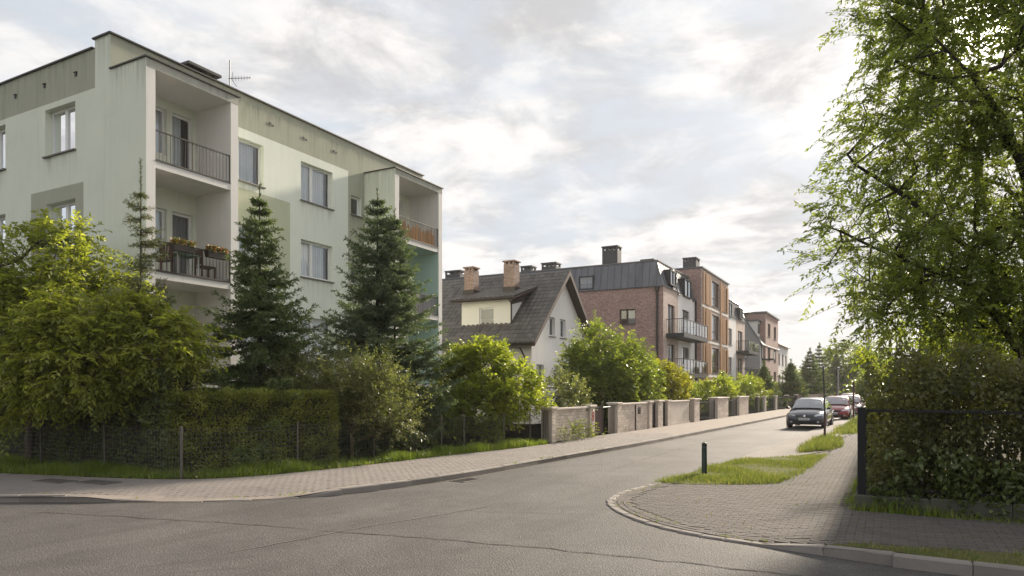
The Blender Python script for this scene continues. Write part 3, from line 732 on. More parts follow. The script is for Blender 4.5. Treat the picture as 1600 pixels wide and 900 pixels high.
def window(fn, parent, s0, s1, z0, z1, split=(.5,), depth=.15, frame='pvc_white', curt=((0, 1),), bar=.08, sill='sill_metal', curtain='curtain', trans=None, name='window', tilt=None, back=.55):
    q = MB(fn); e = .004; d0, d1 = depth, depth+.06
    q.box(s0+e, d0, z0+e, s1-e, d1, z0+bar); q.box(s0+e, d0, z1-bar, s1-e, d1, z1-e)
    q.box(s0+e, d0, z0+bar, s0+bar, d1, z1-bar); q.box(s1-bar, d0, z0+bar, s1-e, d1, z1-bar)
    cuts = [s0+bar*.5]+[s0+(s1-s0)*f for f in split]+[s1-bar*.5]
    for c in cuts[1:-1]: q.box(c-bar*.75, d0-.012, z0+bar, c+bar*.75, d1, z1-bar)
    if trans:
        for zt in trans: q.box(s0+bar, d0, z0+(z1-z0)*zt-bar*.5, s1-bar, d1-.005, z0+(z1-z0)*zt+bar*.5)
    o = q.build(name, frame, parent)
    for k, (a, b) in enumerate(zip(cuts, cuts[1:])):
        g_ = MB(fn); t = .16 if tilt == k else 0
        g_.poly([(a+bar*.4, d0+.03, z0+bar*.9), (b-bar*.4, d0+.03, z0+bar*.9), (b-bar*.4, d0+.03+t, z1-bar*.9), (a+bar*.4, d0+.03+t, z1-bar*.9)])
        g_.build('pane', 'glass', o)
        if t:
            f_ = MB(fn)
            for ss in (a+bar*.35, b-bar*.95): f_.loft([[(ss, d0+.02+tt, zz), (ss+bar*.6, d0+.02+tt, zz), (ss+bar*.6, d0+.05+tt, zz), (ss, d0+.05+tt, zz)] for zz, tt in ((z0+bar, 0), (z1-bar, t))])
            f_.build('tilted_sash', frame, o)
    for (fa, fb) in curt:
        g_ = MB(fn); a, b = s0+(s1-s0)*fa, s0+(s1-s0)*fb; n = max(4, int((b-a)/.035)); rows = []
        for i in range(n+1):
            s = a+(b-a)*i/n; dd = d1+.05+.022*math.sin(i*1.9)+.012*math.sin(i*.73); rows.append([(s, dd, z0+.02), (s, dd, z1-.02)])
        g_.loft(rows, False, False); g_.build('curtain', curtain, o)
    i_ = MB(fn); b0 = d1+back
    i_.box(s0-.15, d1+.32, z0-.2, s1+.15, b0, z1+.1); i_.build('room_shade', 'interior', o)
    if sill:
        s_ = MB(fn); s_.box(s0-.05, -.07, z0-.045, s1+.05, depth+.01, z0-.006); s_.build('sill', sill, o)
        if parent.name.startswith('apartment_building'):
            k_ = MB(fn); k_.poly([(s0-.05, -.004, z0-.95), (s1+.05, -.004, z0-.95), (s1+.05, -.004, z0-.046), (s0-.05, -.004, z0-.046)]); k_.build('drip_stain', 'drip_stain', o)
    return o
def mbox(name, b, mats6, mats, parent, fn=IDENT):
    """box whose six faces (bottom, top, y0, x1, y1, x0) take materials by index"""
    q = MB(fn); q.box(*b); q.mi = list(mats6); return q.build(name, mats, parent)
def railing(parent, fn, s0, s1, z0, z1, d=.03, gap=.115, m_='metal_rail', bar=.011, mid=None, ends=()):
    q = MB(fn); q.box(s0, d-.022, z1-.03, s1, d+.022, z1); q.box(s0, d-.015, z0, s1, d+.015, z0+.025)
    if mid: q.box(s0, d-.012, mid, s1, d+.012, mid+.02)
    r = q.build('railing', m_, parent); n = int((s1-s0)/gap); b = MB(fn); b.box(-bar/2, d-bar/2, z0+.02, bar/2, d+bar/2, z1-.02)
    for k in range(n+1):
        s = s0+.01+(s1-s0-.02)*k/n; wdt = bar*(1.9 if k in (0, n, n//2) else 1)
        b = MB(fn); b.box(s-wdt/2, d-wdt/2, z0+.022, s+wdt/2, d+wdt/2, z1-.028); b.build('baluster', m_, r)
    return r

# ------------------------------------------------------------------ the green apartment block
B0 = (-9.788, 18.566)
apt = thing('apartment_building', 'long pale green apartment block with recessed balconies behind the spruces', 'building', (B0[0], B0[1], 0), ROT28)
FY = 1.586
FX = lambda s, d_, z: (s, FY+d_, z)
EX = lambda s, d_, z: (d_, s, z)
PM = ['plaster_pale', 'plaster_olive', 'plaster_panel', 'plaster_light']
fw = [(3.75, 5.40, 8.95, 10.38), (7.14, 8.80, 8.95, 10.38), (3.75, 5.40, 6.12, 7.50), (7.14, 8.80, 6.12, 7.50), (3.75, 5.40, 3.25, 4.62), (7.14, 8.80, 3.25, 4.62), (9.85, 10.48, 9.02, 9.80), (9.85, 10.48, 6.2, 6.95),
      (.55, 1.72, 8.95, 10.35), (1.90, 2.62, 8.16, 10.35), (.55, 1.72, 5.95, 7.35), (1.90, 2.62, 5.16, 7.35), (.55, 1.72, 2.95, 4.35), (1.90, 2.62, 2.16, 4.35),
      (11.3, 12.4, 8.95, 10.35), (12.55, 13.3, 8.16, 10.35), (11.3, 12.4, 5.95, 7.35), (12.55, 13.3, 5.16, 7.35)]
wall('front_wall', FX, 0, 14.75, 0, 11.62, fw, PM, apt, [(0, 14.75, 10.70, 11.7, 1), (9.69, 10.67, 0, 11.7, 1), (2.9, 6.61, 5.55, 8.70, 2), (0, 2.99, 0, 10.7, 3), (10.67, 14.03, 0, 10.9, 3)])
ew = [(3.27, 4.83, 8.93, 10.33), (7.07, 8.60, 8.93, 10.33), (3.27, 4.78, 6.10, 7.50), (7.07, 8.60, 6.10, 7.50), (3.27, 4.78, 3.25, 4.62)]
wall('end_wall', EX, FY, 11.5, 0, 11.62, ew, ['plaster_light', 'plaster_olive'], apt, [(2.305, 11.5, 10.50, 11.7, 1), (2.86, 5.6, 5.6, 7.92, 1)])
q = MB(); q.poly([(14.75, FY, 0), (14.75, 11.5, 0), (14.75, 11.5, 11.62), (14.75, FY, 11.62)]); q.poly([(0, 11.5, 0), (14.75, 11.5, 0), (14.75, 11.5, 11.62), (0, 11.5, 11.62)]); q.build('rear_wall', 'plaster_light', apt)
mbox('parapet', (0, FY, 11.62, 14.75, 2.305, 11.86), (1, 1, 1, 1, 1, 0), ['plaster_light', 'plaster_olive'], apt)
bx('roof_deck', 'roof_metal', apt, .02, 2.31, 11.40, 14.73, 11.48, 11.50)
bx('coping', 'metal_cap', apt, -.06, FY-.07, 11.862, 14.81, 2.36, 11.905)
bx('coping', 'metal_cap', apt, -.06, 2.37, 11.622, .30, 11.56, 11.665)
def bay(x0, x1, inner, storeys, win):
    b = []
    t = .27
    for k, (a, c) in enumerate(((x0, x0+t), (x1-t, x1))):
        outer = (0, 0, 1, 2, 2, 0) if k == 0 else (0, 0, 1, 0, 2, 2)
        o = mbox('bay_wall', (a, 0, 0, c, FY-.003, 10.62), outer, ['plaster_light', 'plaster_white', 'plaster_white'], apt)
    mbox('bay_roof', (x0, -.004, 10.622, x1, FY-.003, 10.86), (1, 0, 0, 0, 0, 2), ['concrete_dirty', 'plaster_white', 'plaster_light'], apt)
    bx('coping', 'metal_cap', apt, x0-.05, -.06, 10.862, x1+.05, FY-.003, 10.90)
    for k, z in enumerate((7.97, 4.97, 1.97)):
        bx('balcony_slab', 'plaster_white', apt, x0+t+.002, .012, z, x1-t-.002, FY-.003, z+.19)
        bx('floor_edge', 'metal_gutter', apt, x0+t+.004, -.012, z+.192, x1-t-.004, .10, z+.215)
        if inner[k]:
            q = MB()
            q.poly([(x1-t-.004, .02, z+.22), (x1-t-.004, FY-.006, z+.22), (x1-t-.004, FY-.006, z+2.95), (x1-t-.004, .02, z+2.95)])
            q.poly([(x0+t+.004, .02, z+.22), (x0+t+.004, FY-.006, z+.22), (x0+t+.004, FY-.006, z+2.95), (x0+t+.004, .02, z+2.95)])
            if k: q.poly([(x0+t+.004, .02, z+2.985), (x1-t-.004, .02, z+2.985), (x1-t-.004, FY-.01, z+2.985), (x0+t+.004, FY-.01, z+2.985)])
            q.build('bay_lining', inner[k], apt)
    for z in storeys: railing(apt, IDENT, x0+t+.01, x1-t-.01, z+.225, z+1.05, .04)
bay(0, 2.995, (None, None, None), (7.97, 4.97), 0)
bay(10.67, 14.03, (None, 'plaster_turquoise', 'plaster_turquoise'), (7.97, 4.97), 0)
for k, o in enumerate(fw):
    if k < 6: window(FX, apt, *o[:4], split=(.40,), curt=((.0, .86),) if k != 2 else ((.3, 1),), tilt=0 if k in (0, 2, 3) else None)
    elif k < 8: window(FX, apt, *o[:4], split=(), curt=())
    elif (k-8) % 2 == 0: window(FX, apt, *o[:4], split=(.5,), curt=((0, 1),) if k in (8, 14) else ((.55, 1),), sill=None, depth=.10)
    else: window(FX, apt, *o[:4], split=(), curt=((0, .6),) if k == 9 else ((0, 1),), curtain='curtain' if k == 9 else 'blind', sill=None, depth=.10, trans=(.25,) if k == 9 else None, name='balcony_door')
for k, o in enumerate(ew): window(EX, apt, *o[:4], split=(.5,), curt=((.0, .5),), depth=.20)
for k in range(4):
    q = MB(EX); q.box(3.18+k*1.62, -.03, 11.02, 3.26+k*1.62, .05, 11.12); q.box(3.15+k*1.62, -.05, 11.12, 3.29+k*1.62, .05, 11.14); q.build('vent_outlet', 'metal_cap', apt)
for k in range(3):
    q = MB(FX); q.box(5.65+k*1.6, -.02, 11.22, 5.73+k*1.6, .05, 11.30); q.box(5.80+k*1.6, -.02, 11.20, 5.84+k*1.6, .05, 11.26); q.build('vent_outlet', 'metal_cap', apt)
ch = bx('chimney', 'concrete_dirty', apt, 4.0, 3.6, 11.45, 5.05, 4.3, 12.92)
q = MB(); q.box(3.86, 3.46, 13.06, 5.19, 4.44, 13.15)
for x in (4.02, 4.5, 4.98):
    for y in (3.62, 4.22): q.box(x-.03, y, 12.92, x+.03, y+.06, 13.06)
q.build('chimney_cap', 'metal_cap', ch)
# aerial on the roof
for fn_, a, b, zt in ((FX, 2.99, 10.6, 11.62), (EX, 2.31, 11.4, 11.62), (EX, 1.60, 2.30, 11.85), (lambda s, d_, z: (d_, s, z), .02, 1.57, 10.86), (lambda s, d_, z: (10.67+d_, s, z), .02, 1.57, 10.86)):
    k_ = MB(fn_); k_.poly([(a, -.005, zt-1.5), (b, -.005, zt-1.5), (b, -.005, zt), (a, -.005, zt)]); k_.build('drip_stain', 'drip_stain', apt)
an = thing('roof_aerial', 'thin black television aerial standing on the roof of the green block', 'aerial', (-10.25, 25.2, 11.45))
q = MB(); q.tube([(0, 0, 0), (0, 0, 2.45)], .018, 6); q.build('mast', 'metal_dark', an)
q = MB(); q.tube([(-.05, 0, 1.78), (.82, -.15, 1.74)], .012, 5); q.build('boom', 'metal_dark', an)
for k in range(7):
    x = .12+k*.11; h = .10-.006*k; q = MB(); q.tube([(x, -.02*k, 1.765-h), (x, -.02*k, 1.765+h)], .007, 4); q.build('dipole', 'metal_dark', an)
q = MB(); q.tube([(.12, .0, 2.02), (.07, 0, 1.76), (.26, 0, 1.48)], .008, 4); q.build('reflector', 'metal_dark', an)
def local(o, x, y, z): return (o[0]+U28[0]*x-U28[1]*y, o[1]+U28[1]*x+U28[0]*y, z)
# flower boxes on the first balcony rail, table and chairs behind it
def flower_box(x, label):
    t = thing('flower_box', label, 'flower box', local(B0, x, -.10, 5.80), ROT28, 'flower boxes on the balcony rail')
    q = MB(); q.loft([[(-.33, -.07, 0), (.33, -.07, 0), (.33, .09, 0), (-.33, .09, 0)], [(-.36, -.09, .18), (.36, -.09, .18), (.36, .11, .18), (-.36, .11, .18)]]); q.build('trough', 'box_plastic', t)
    n = 420; P = np.stack([rng.uniform(-.33, .33, n), rng.uniform(-.08, .1, n), .15+.16*rng.random(n)], 1)
    D = rng.normal(size=(n, 3))*.6+np.array([0, 0, .8]); leaf_object('plants', P, D, rng.normal(size=(n, 3)), .09, .04, 'flower_mix', t)
flower_box(1.05, 'dark flower box on the left of the middle balcony rail')
flower_box(2.15, 'dark flower box with reddish plants at the right end of the middle balcony rail')
def chair(x, y, z, rz, label, m_='chair_brown'):
    t = thing('balcony_chair', label, 'chair', local(B0, x, y, z), ROT28+rz, 'balcony chairs')
    q = MB(); q.box(-.22, -.22, .42, .22, .22, .46); q.build('seat', m_, t)
    for i in range(5): bx('slat', m_, t, -.2+i*.09, .19, .50, -.15+i*.09, .215, .88)
    bx('top_rail', m_, t, -.22, .185, .88, .22, .22, .94)
    for sx_, sy in ((-1, -1), (1, -1), (-1, 1), (1, 1)): bx('leg', m_, t, sx_*.20-.02, sy*.2-.02, 0, sx_*.20+.02, sy*.2+.02, .42 if sy < 0 else .94)
chair(2.25, .55, 5.165, R(80), 'dark slatted chair behind the middle balcony rail near its right end')
chair(.85, .6, 5.165, R(-80), 'dark slatted chair behind the left of the middle balcony rail')
t = thing('balcony_table', 'small pale table standing behind the middle balcony rail', 'table', local(B0, 1.5, .55, 5.165), ROT28)
q = MB(); q.chamf(-.38, -.3, .66, .38, .3, .70, .01); q.build('table_top', 'plastic_green', t)
for sx_, sy in ((-1, -1), (1, -1), (-1, 1), (1, 1)): bx('leg', 'cloth_white', t, sx_*.33-.02, sy*.25-.02, 0, sx_*.33+.02, sy*.25+.02, .66)
# reed screen inside the top balcony rail of the far bay, grey fabric inside the one below
t = thing('reed_screen', 'orange brown reed screen tied behind the far top balcony rail', 'screen', local(B0, 12.35, .10, 8.19), ROT28)
for k in range(44):
    x = -1.25+k*.056; q = MB(); h = .58+.10*math.sin(k*1.3)+.08*math.sin(k*.37); q.tube([(x, 0, 0), (x+rp.uniform(-.01, .01), .01, h)], .024, 5); q.build('reed', 'bamboo', t)
t = thing('fabric_screen', 'grey fabric screen hung inside the lower far balcony rail', 'screen', local(B0, 12.35, .10, 5.20), ROT28)
q = MB(); q.loft([[(x, .02*math.sin(x*9), z) for z in (0, .78)] for x in np.linspace(-1.3, 1.3, 40)], False, False); q.build('cloth', 'blind', t)

# ------------------------------------------------------------------ the house with the tiled gable roof
HO = (.863, 36.0)
hs_ = thing('gable_house', 'white gabled house with dark tiled roof, dormer and two brick chimneys', 'house', (HO[0], HO[1], 0), ROT28)
RX, RZ, EXX, EZ = 4.2, 8.58, -.28, 4.36
slope = (RZ-EZ)/(RX-EXX)
rz_ = lambda x: EZ+slope*(x-EXX) if x <= RX else RZ-slope*(x-RX)
HX = lambda s, d_, z: (s, d_, z)
g1 = [(.90, 1.83, 2.0, 3.25), (3.1, 4.0, 2.0, 3.25)]
wall('gable_wall', HX, .35, 8.05, 0, 4.6, g1, ['plaster_house'], hs_)
g2 = [(2.48, 3.23, 4.86, 5.92), (3.92, 4.70, 4.86, 5.92)]
wall('gable_wall', HX, 1.8, 6.6, 4.6, 6.2, g2, ['plaster_house'], hs_)
q = MB(); b_ = -.13
q.poly([(.35, 0, 4.6), (1.8, 0, 4.6), (1.8, 0, 6.2), (.35, 0, rz_(.35)+b_)]); q.poly([(6.6, 0, 4.6), (8.05, 0, 4.6), (8.05, 0, rz_(8.05)+b_), (6.6, 0, 6.2)])
q.poly([(1.8, 0, 6.2), (6.6, 0, 6.2), (RX, 0, RZ+b_-.05)]); q.build('gable_wall', 'plaster_house', hs_)
for o in g1+g2: window(HX, hs_, *o, split=(), curt=((0, .45),), depth=.12)
bx('vent_outlet', 'metal_cap', hs_, 3.52, -.015, 7.55, 3.66, .05, 7.78)
wall('side_wall', lambda s, d_, z: (.35+d_, s, z), 0, 9.4, 0, 4.85, [(2.3, 3.6, 1.6, 3.1), (6.0, 7.3, 1.6, 3.1)], ['plaster_cream'], hs_)
for o in [(2.3, 3.6, 1.6, 3.1), (6.0, 7.3, 1.6, 3.1)]: window(lambda s, d_, z: (.35+d_, s, z), hs_, *o, split=(.5,))
q = MB(); q.poly([(8.05, 0, 0), (8.05, 9.4, 0), (8.05, 9.4, 4.8), (8.05, 0, 4.8)]); q.poly([(.35, 9.4, 0), (8.05, 9.4, 0), (8.05, 9.4, 4.8), (RX, 9.4, 8.4), (.35, 9.4, 4.8)]); q.build('rear_wall', 'plaster_house', hs_)
th = .15
q = MB(); Y0, Y1 = -.48, 9.9
for xa, xb in ((EXX, RX), (2*RX-EXX, RX)):
    za, zb = EZ, RZ
    q.loft([[(xa, y, za), (xb, y, zb), (xb, y, zb-th), (xa, y, za-th)] for y in (Y0, Y1)])
roof = q.build('roof', 'soffit', hs_)
sl = math.hypot(RX-EXX, RZ-EZ); cs, sn = (RX-EXX)/sl, (RZ-EZ)/sl
def tile_mesh(wd=.30, ln=.39):
    q = MB(); prof = [(0, .0), (.18, .030), (.36, .040), (.54, .028), (.72, .004), (.86, -.004), (1, .0)]
    top = [[(wd*(a-.5), 0, h+.035), (wd*(a-.5), ln, h+.012)] for a, h in prof]
    q.loft(top, False, False)
    q.loft([[(wd*(a-.5), 0, h+.035), (wd*(a-.5), 0, h+.004)] for a, h in prof], False, False)
    return q.mesh('roof_tile', 'tile', True)
TM = tile_mesh()
def tiles(parent, x0, z0, run_cs, run_sn, length, ya, yb, skip, near, pitch=.34, wd=.30):
    """tiles laid on a slope rising with local x; each tile is a part"""
    cells = []
    for r in range(int(length/pitch)):
        for c in range(int((yb-ya)/wd)):
            y = ya+(c+.5)*wd; s = r*pitch; x = x0+s*run_cs; z = z0+s*run_sn
            if not skip(x, y): cells.append((x, y, z))
    cells.sort(key=lambda c: c[1]+c[0]*.2)
    ang = math.atan2(run_sn, run_cs)
    M = Matrix(((0, run_cs, -run_sn), (-1, 0, 0), (0, run_sn, run_cs)))
    eul = M.to_euler()
    for c in cells[:near]:
        o = link(bpy.data.objects.new('roof_tile', TM), parent); o.location = (c[0], c[1], c[2]+rp.uniform(0, .006)); o.rotation_euler = eul
    V = [v.co.copy() for v in TM.vertices]; F_ = [tuple(p.vertices) for p in TM.polygons]; q = MB()
    for c in cells[near:]:
        b = len(q.v); q.val = rp.uniform(.02, .98); o_ = Vector((c[0], c[1], c[2]+rp.uniform(0, .006)))
        q.v += [tuple(M @ v+o_) for v in V]
        for f in F_: q.face([b+k for k in f])
    if cells[near:]: tag(q.build('roof_tile_field', 'tile', parent, True), kind='stuff')
DX, DY0, DY1 = .85, 1.5, 4.65
tiles(roof, EXX-.03, EZ, cs, sn, sl, Y0, Y1, lambda x, y: (DX-.05 < x < 3.0 and DY0 < y < DY1) or y > 8.2, 300)
q = MB(); 
for k in range(26): q.lathe([(.09, 0), (.105, .02), (.105, .36), (.085, .385)], 8, 'y', (RX, Y0+k*.385, RZ+.0))
q.build('ridge_cap', 'tile', roof)
for xa, xb in ((EXX-.02, RX), (2*RX-EXX+.02, RX)):
    q = MB(); q.loft([[(xa, y, EZ+.05), (xb, y, RZ+.10), (xb, y, RZ-.20), (xa, y, EZ-.22)] for y in (Y0-.03, Y0)]); q.build('verge_board', 'soffit', roof)
q = MB(); q.tube([(EXX-.06, Y0, EZ-.03), (EXX-.06, Y1, EZ-.03)], .065, 8); q.build('gutter', 'metal_gutter', roof)
q = MB(); q.tube([(EXX-.05, .35, EZ-.05), (EXX, .35, EZ-.3), (.22, .35, EZ-.75), (.26, .35, EZ-1.1), (.26, .35, .2)], .045, 7); q.build('downpipe', 'metal_gutter', hs_)
q = MB(); q.box(EXX, Y0, EZ-.22, EXX+.03, Y1, EZ-.0); q.build('fascia', 'soffit', roof)
# dormer
dm = wall('dormer', lambda s, d_, z: (DX+d_, s, z), DY0, DY1, 5.30, 6.90, [(2.55, 3.50, 5.50, 6.42)], ['plaster_cream'], hs_, reveal=.16)
window(lambda s, d_, z: (DX+d_, s, z), hs_, 2.55, 3.50, 5.50, 6.42, split=(), curt=(), depth=.08, name='dormer_window', frame='pvc_white')
for y in (DY0, DY1):
    q = MB(); q.poly([(DX, y, 5.2), (3.0, y, rz_(3.0)), (3.0, y, 7.5), (DX, y, 6.90)]); q.build('dormer_cheek', 'plaster_house' if y == DY0 else 'plaster_cream', dm)
q = MB(); dx0, dz0, dx1, dz1 = .42, 6.88, 3.45, 7.80
q.loft([[(dx0, y, dz0), (dx1, y, dz1), (dx1, y, dz1-.12), (dx0, y, dz0-.16)] for y in (DY0-.42, DY1+.42)]); dr = q.build('dormer_roof', 'soffit', dm)
L_ = math.hypot(dx1-dx0, dz1-dz0); 
for y in (DY0-.43,): 
    q = MB(); q.poly([(DX+.0, y+.42, 6.5), (2.35, y+.42, rz_(2.35)), (dx1, y+.42, dz1-.1), (DX, y+.42, dz0+.02)]); q.build('cheek_board', 'soffit', dm)
def dtiles():
    c_, s_ = (dx1-dx0)/L_, (dz1-dz0)/L_; M = Matrix(((0, c_, -s_), (-1, 0, 0), (0, s_, c_))).to_euler()
    for r in range(int(L_/.34)):
        for c in range(13):
            o = link(bpy.data.objects.new('roof_tile', TM), dm); o.location = (dx0-.03+r*.34*c_, DY0-.42+(c+.5)*.306, dz0+.004+r*.34*s_); o.rotation_euler = M
dtiles()
q = MB(); q.tube([(dx0-.05, DY0-.42, dz0-.05), (dx0-.05, DY1+.42, dz0-.05)], .055, 8); q.build('gutter', 'metal_gutter', dm)
q = MB(); q.tube([(dx0-.02, DY0-.1, dz0-.1), (DX-.1, DY0-.06, dz0-.32), (DX-.06, DY0-.05, dz0-.5), (DX-.06, DY0-.05, 5.45)], .045, 7); q.build('downpipe', 'metal_gutter', dm)
def brick_chimney(xc, yc, z0, z1, w_, d_):
    o = bx('chimney', 'brick_chimney', hs_, xc-w_/2, yc-d_/2, z0, xc+w_/2, yc+d_/2, z1)
    q = MB(); q.chamf(xc-w_/2-.06, yc-d_/2-.06, z1+.14, xc+w_/2+.06, yc+d_/2+.06, z1+.22, .02)
    for a in (-1, 1):
        for b in (-1, 0, 1): q.box(xc+a*(w_/2-.09)-.07, yc+b*(d_/2-.09)-.07, z1, xc+a*(w_/2-.09)+.07, yc+b*(d_/2-.09)+.07, z1+.14)
    q.build('chimney_cap', 'brick_chimney', o)
    bx('flashing', 'metal_gutter', o, xc-w_/2-.05, yc-d_/2-.05, z0+.0, xc+w_/2+.05, yc+d_/2+.05, z0+.75)
brick_chimney(2.3, 4.9, 6.9, 8.78, .62, .62)
brick_chimney(2.3, 2.25, 6.9, 8.92, .62, .68)

# ------------------------------------------------------------------ the brick and white apartment house with the timber bay
BO = (11.1, 50.9)
bb = thing('brick_apartment_building', 'brick and white apartment house with grey mansard roof and timber clad bay', 'building', (BO[0], BO[1], 0), ROT28)
SX = lambda s, d_, z: (d_, s, z)
sw = [(2.12, 3.38, 6.75, 7.92), (7.2, 8.4, 6.75, 7.92), (2.12, 3.38, 3.7, 4.9)]
wall('side_wall', SX, 0, 22, 0, 9.46, sw, ['brick_red'], bb)
for o in sw: window(SX, bb, *o, split=(.55,), frame='frame_brown', curt=((0, .5),), depth=.16, curtain='blind')
def strip(name, fn, s0, s1, z0, z1, ops, m_, frame='frame_brown', **kw):
    wall(name, fn, s0, s1, z0, z1, ops, [m_], bb)
    for o in ops:
        tall = o[3]-o[2] > 1.9
        window(fn, bb, *o, split=(.5,) if o[1]-o[0] > 1.0 else (), frame=frame, curt=((.0, .4),) if not tall else ((.55, 1),), depth=.14, sill=None if tall else 'sill_metal', curtain='curtain', name='balcony_door' if tall else 'window')
BX_ = lambda s, d_, z: (s, d_, z)
strip('front_wall', BX_, 0, 4.1, 0, 9.46, [(1.2, 3.1, 6.12, 8.3), (1.2, 3.1, 3.15, 5.3)], 'brick_pink')
strip('front_wall', BX_, 4.1, 9.5, 0, 9.46, [(5.3, 7.6, 6.6, 8.3), (5.3, 7.6, 3.6, 5.3)], 'plaster_house', 'frame_dark')
strip('front_wall', BX_, 20.7, 27.7, 0, 9.46, [(22.6, 25.6, 6.5, 8.2), (22.6, 25.6, 3.5, 5.2)], 'plaster_house', 'frame_dark')
strip('front_wall', BX_, 27.7, 33, 0, 9.46, [(28.8, 31.6, 6.12, 8.3), (28.8, 31.6, 3.15, 5.3)], 'brick_pink')
# mansard: sloped sheets with standing seams
def mansard(x0, x1, left, right, ztop, inset, wins):
    q = MB(); a, b = (inset if left else 0), (inset if right else 0)
    q.poly([(x0, 0, 9.5), (x1, 0, 9.5), (x1-b, inset+.25, ztop), (x0+a, inset+.25, ztop)])
    if left: q.poly([(x0, 22, 9.5), (x0, 0, 9.5), (x0+a, inset+.25, ztop), (x0+a, 22, ztop)])
    m_ = q.build('mansard', 'sheet_metal', bb); sm = MB()
    n = int((x1-x0)/.55)
    for k in range(1, n):
        x = x0+(x1-x0)*k/n; xt = x0+a+(x1-x0-a-b)*k/n
        sm.loft([[(x-.02, -.035, 9.5), (x+.02, -.035, 9.5), (x+.02, .02, 9.5), (x-.02, .02, 9.5)], [(xt-.02, inset+.215, ztop), (xt+.02, inset+.215, ztop), (xt+.02, inset+.27, ztop), (xt-.02, inset+.27, ztop)]])
    if left:
        for k in range(1, 40):
            y = k*.55; sm.loft([[(x0-.035, y-.02, 9.5), (x0-.035, y+.02, 9.5), (x0+.02, y+.02, 9.5), (x0+.02, y-.02, 9.5)], [(x0+a-.035, y-.02, ztop), (x0+a-.035, y+.02, ztop), (x0+a+.02, y+.02, ztop), (x0+a+.02, y-.02, ztop)]])
    tag(sm.build('standing_seam', 'roof_metal', m_), kind='stuff')
    return m_
ms = mansard(0, 9.5, True, False, 11.42, .32, ())
mansard(20.7, 33, False, True, 11.42, .32, ())
bx('cornice', 'metal_cap', bb, -.10, -.10, 9.462, 9.5, 22, 9.498); bx('cornice', 'metal_cap', bb, 20.72, -.08, 9.462, 33.05, 10, 9.498)
q = MB(); q.poly([(.32, .57, 11.42), (9.6, .57, 11.42), (9.6, 22, 11.42), (.32, 22, 11.42)]); q.poly([(20.6, .57, 11.42), (32.7, .57, 11.42), (32.7, 22, 11.42), (20.6, 22, 11.42)]); q.build('flat_roof', 'roof_metal', bb)
bx('roof_edge', 'pole_grey', bb, .26, .50, 11.425, 9.5, 22, 11.50); bx('roof_edge', 'pole_grey', bb, 20.7, .50, 11.425, 32.75, 12, 11.50)
def roof_window(fr, w_, h, fn, m_='pvc_white'):
    q = MB(fn); q.box(-w_/2, -.09, 0, w_/2, .25, h); o = q.build('roof_window', m_, bb)
    g_ = MB(fn); g_.box(-w_/2+.09, -.10, .09, w_/2-.09, -.06, h-.09); g_.build('pane', 'glass', o)
    g_ = MB(fn); g_.box(-w_/2+.09, -.097, .09, w_/2-.09, -.062, h-.09)
for (sx_, z, w_, h) in ((2.2, 9.75, 1.7, 1.15), (6.6, 9.35, 2.2, 1.45), (23.6, 9.35, 2.2, 1.45), (30.2, 9.7, 1.7, 1.15)):
    fn = lambda s, d_, zz, sx_=sx_, z=z: (sx_+s, d_+.13, z+zz)
    q = MB(fn); 
    q.box(-w_/2, -.30, 0, -w_/2+.1, .3, h); q.box(w_/2-.1, -.30, 0, w_/2, .3, h); q.box(-w_/2, -.30, h-.1, w_/2, .3, h); q.box(-w_/2, -.30, 0, w_/2, .3, .1); q.box(-.05, -.29, .1, .05, -.2, h-.1)
    o = q.build('roof_window', 'frame_dark', bb)
    g_ = MB(fn); g_.poly([(-w_/2+.1, -.24, .1), (w_/2-.1, -.24, .1), (w_/2-.1, -.24, h-.1), (-w_/2+.1, -.24, h-.1)]); g_.build('pane', 'glass', o)
    g_ = MB(fn); g_.poly([(-w_/2+.1, -.16, .1), (w_/2*.4, -.16, .1), (w_/2*.4, -.16, h-.1), (-w_/2+.1, -.16, h-.1)]); g_.build('curtain', 'curtain', o)
fn = lambda s, d_, zz: (.10+d_, 6.1+s, 9.62+zz)
q = MB(fn); q.box(-.6, -.12, 0, -.52, .2, 1.05); q.box(.52, -.12, 0, .6, .2, 1.05); q.box(-.6, -.12, .97, .6, .2, 1.05); q.box(-.6, -.12, 0, .6, .2, .08); o = q.build('roof_window', 'frame_dark', bb)
g_ = MB(fn); g_.poly([(-.52, -.06, .08), (.52, -.06, .08), (.52, -.06, .97), (-.52, -.06, .97)]); g_.build('pane', 'glass', o)
g_ = MB(fn); g_.poly([(-.52, .0, .08), (.52, .0, .08), (.52, .0, .97), (-.52, .0, .97)]); g_.build('curtain', 'blind', o)
for px_ in (3.95, 8.6, 21.4):   # dark folded dormer cheeks at the joints of the mansard
    q = MB(); q.loft([[(px_-.05, -.10, 9.3), (px_+.75, -.10, 9.3), (px_+.75, .3, 9.3), (px_-.05, .3, 9.3)], [(px_+.12, .42, 11.35), (px_+.55, .42, 11.35), (px_+.55, .7, 11.35), (px_+.12, .7, 11.35)]]); q.build('mansard_fold', 'roof_metal', bb)
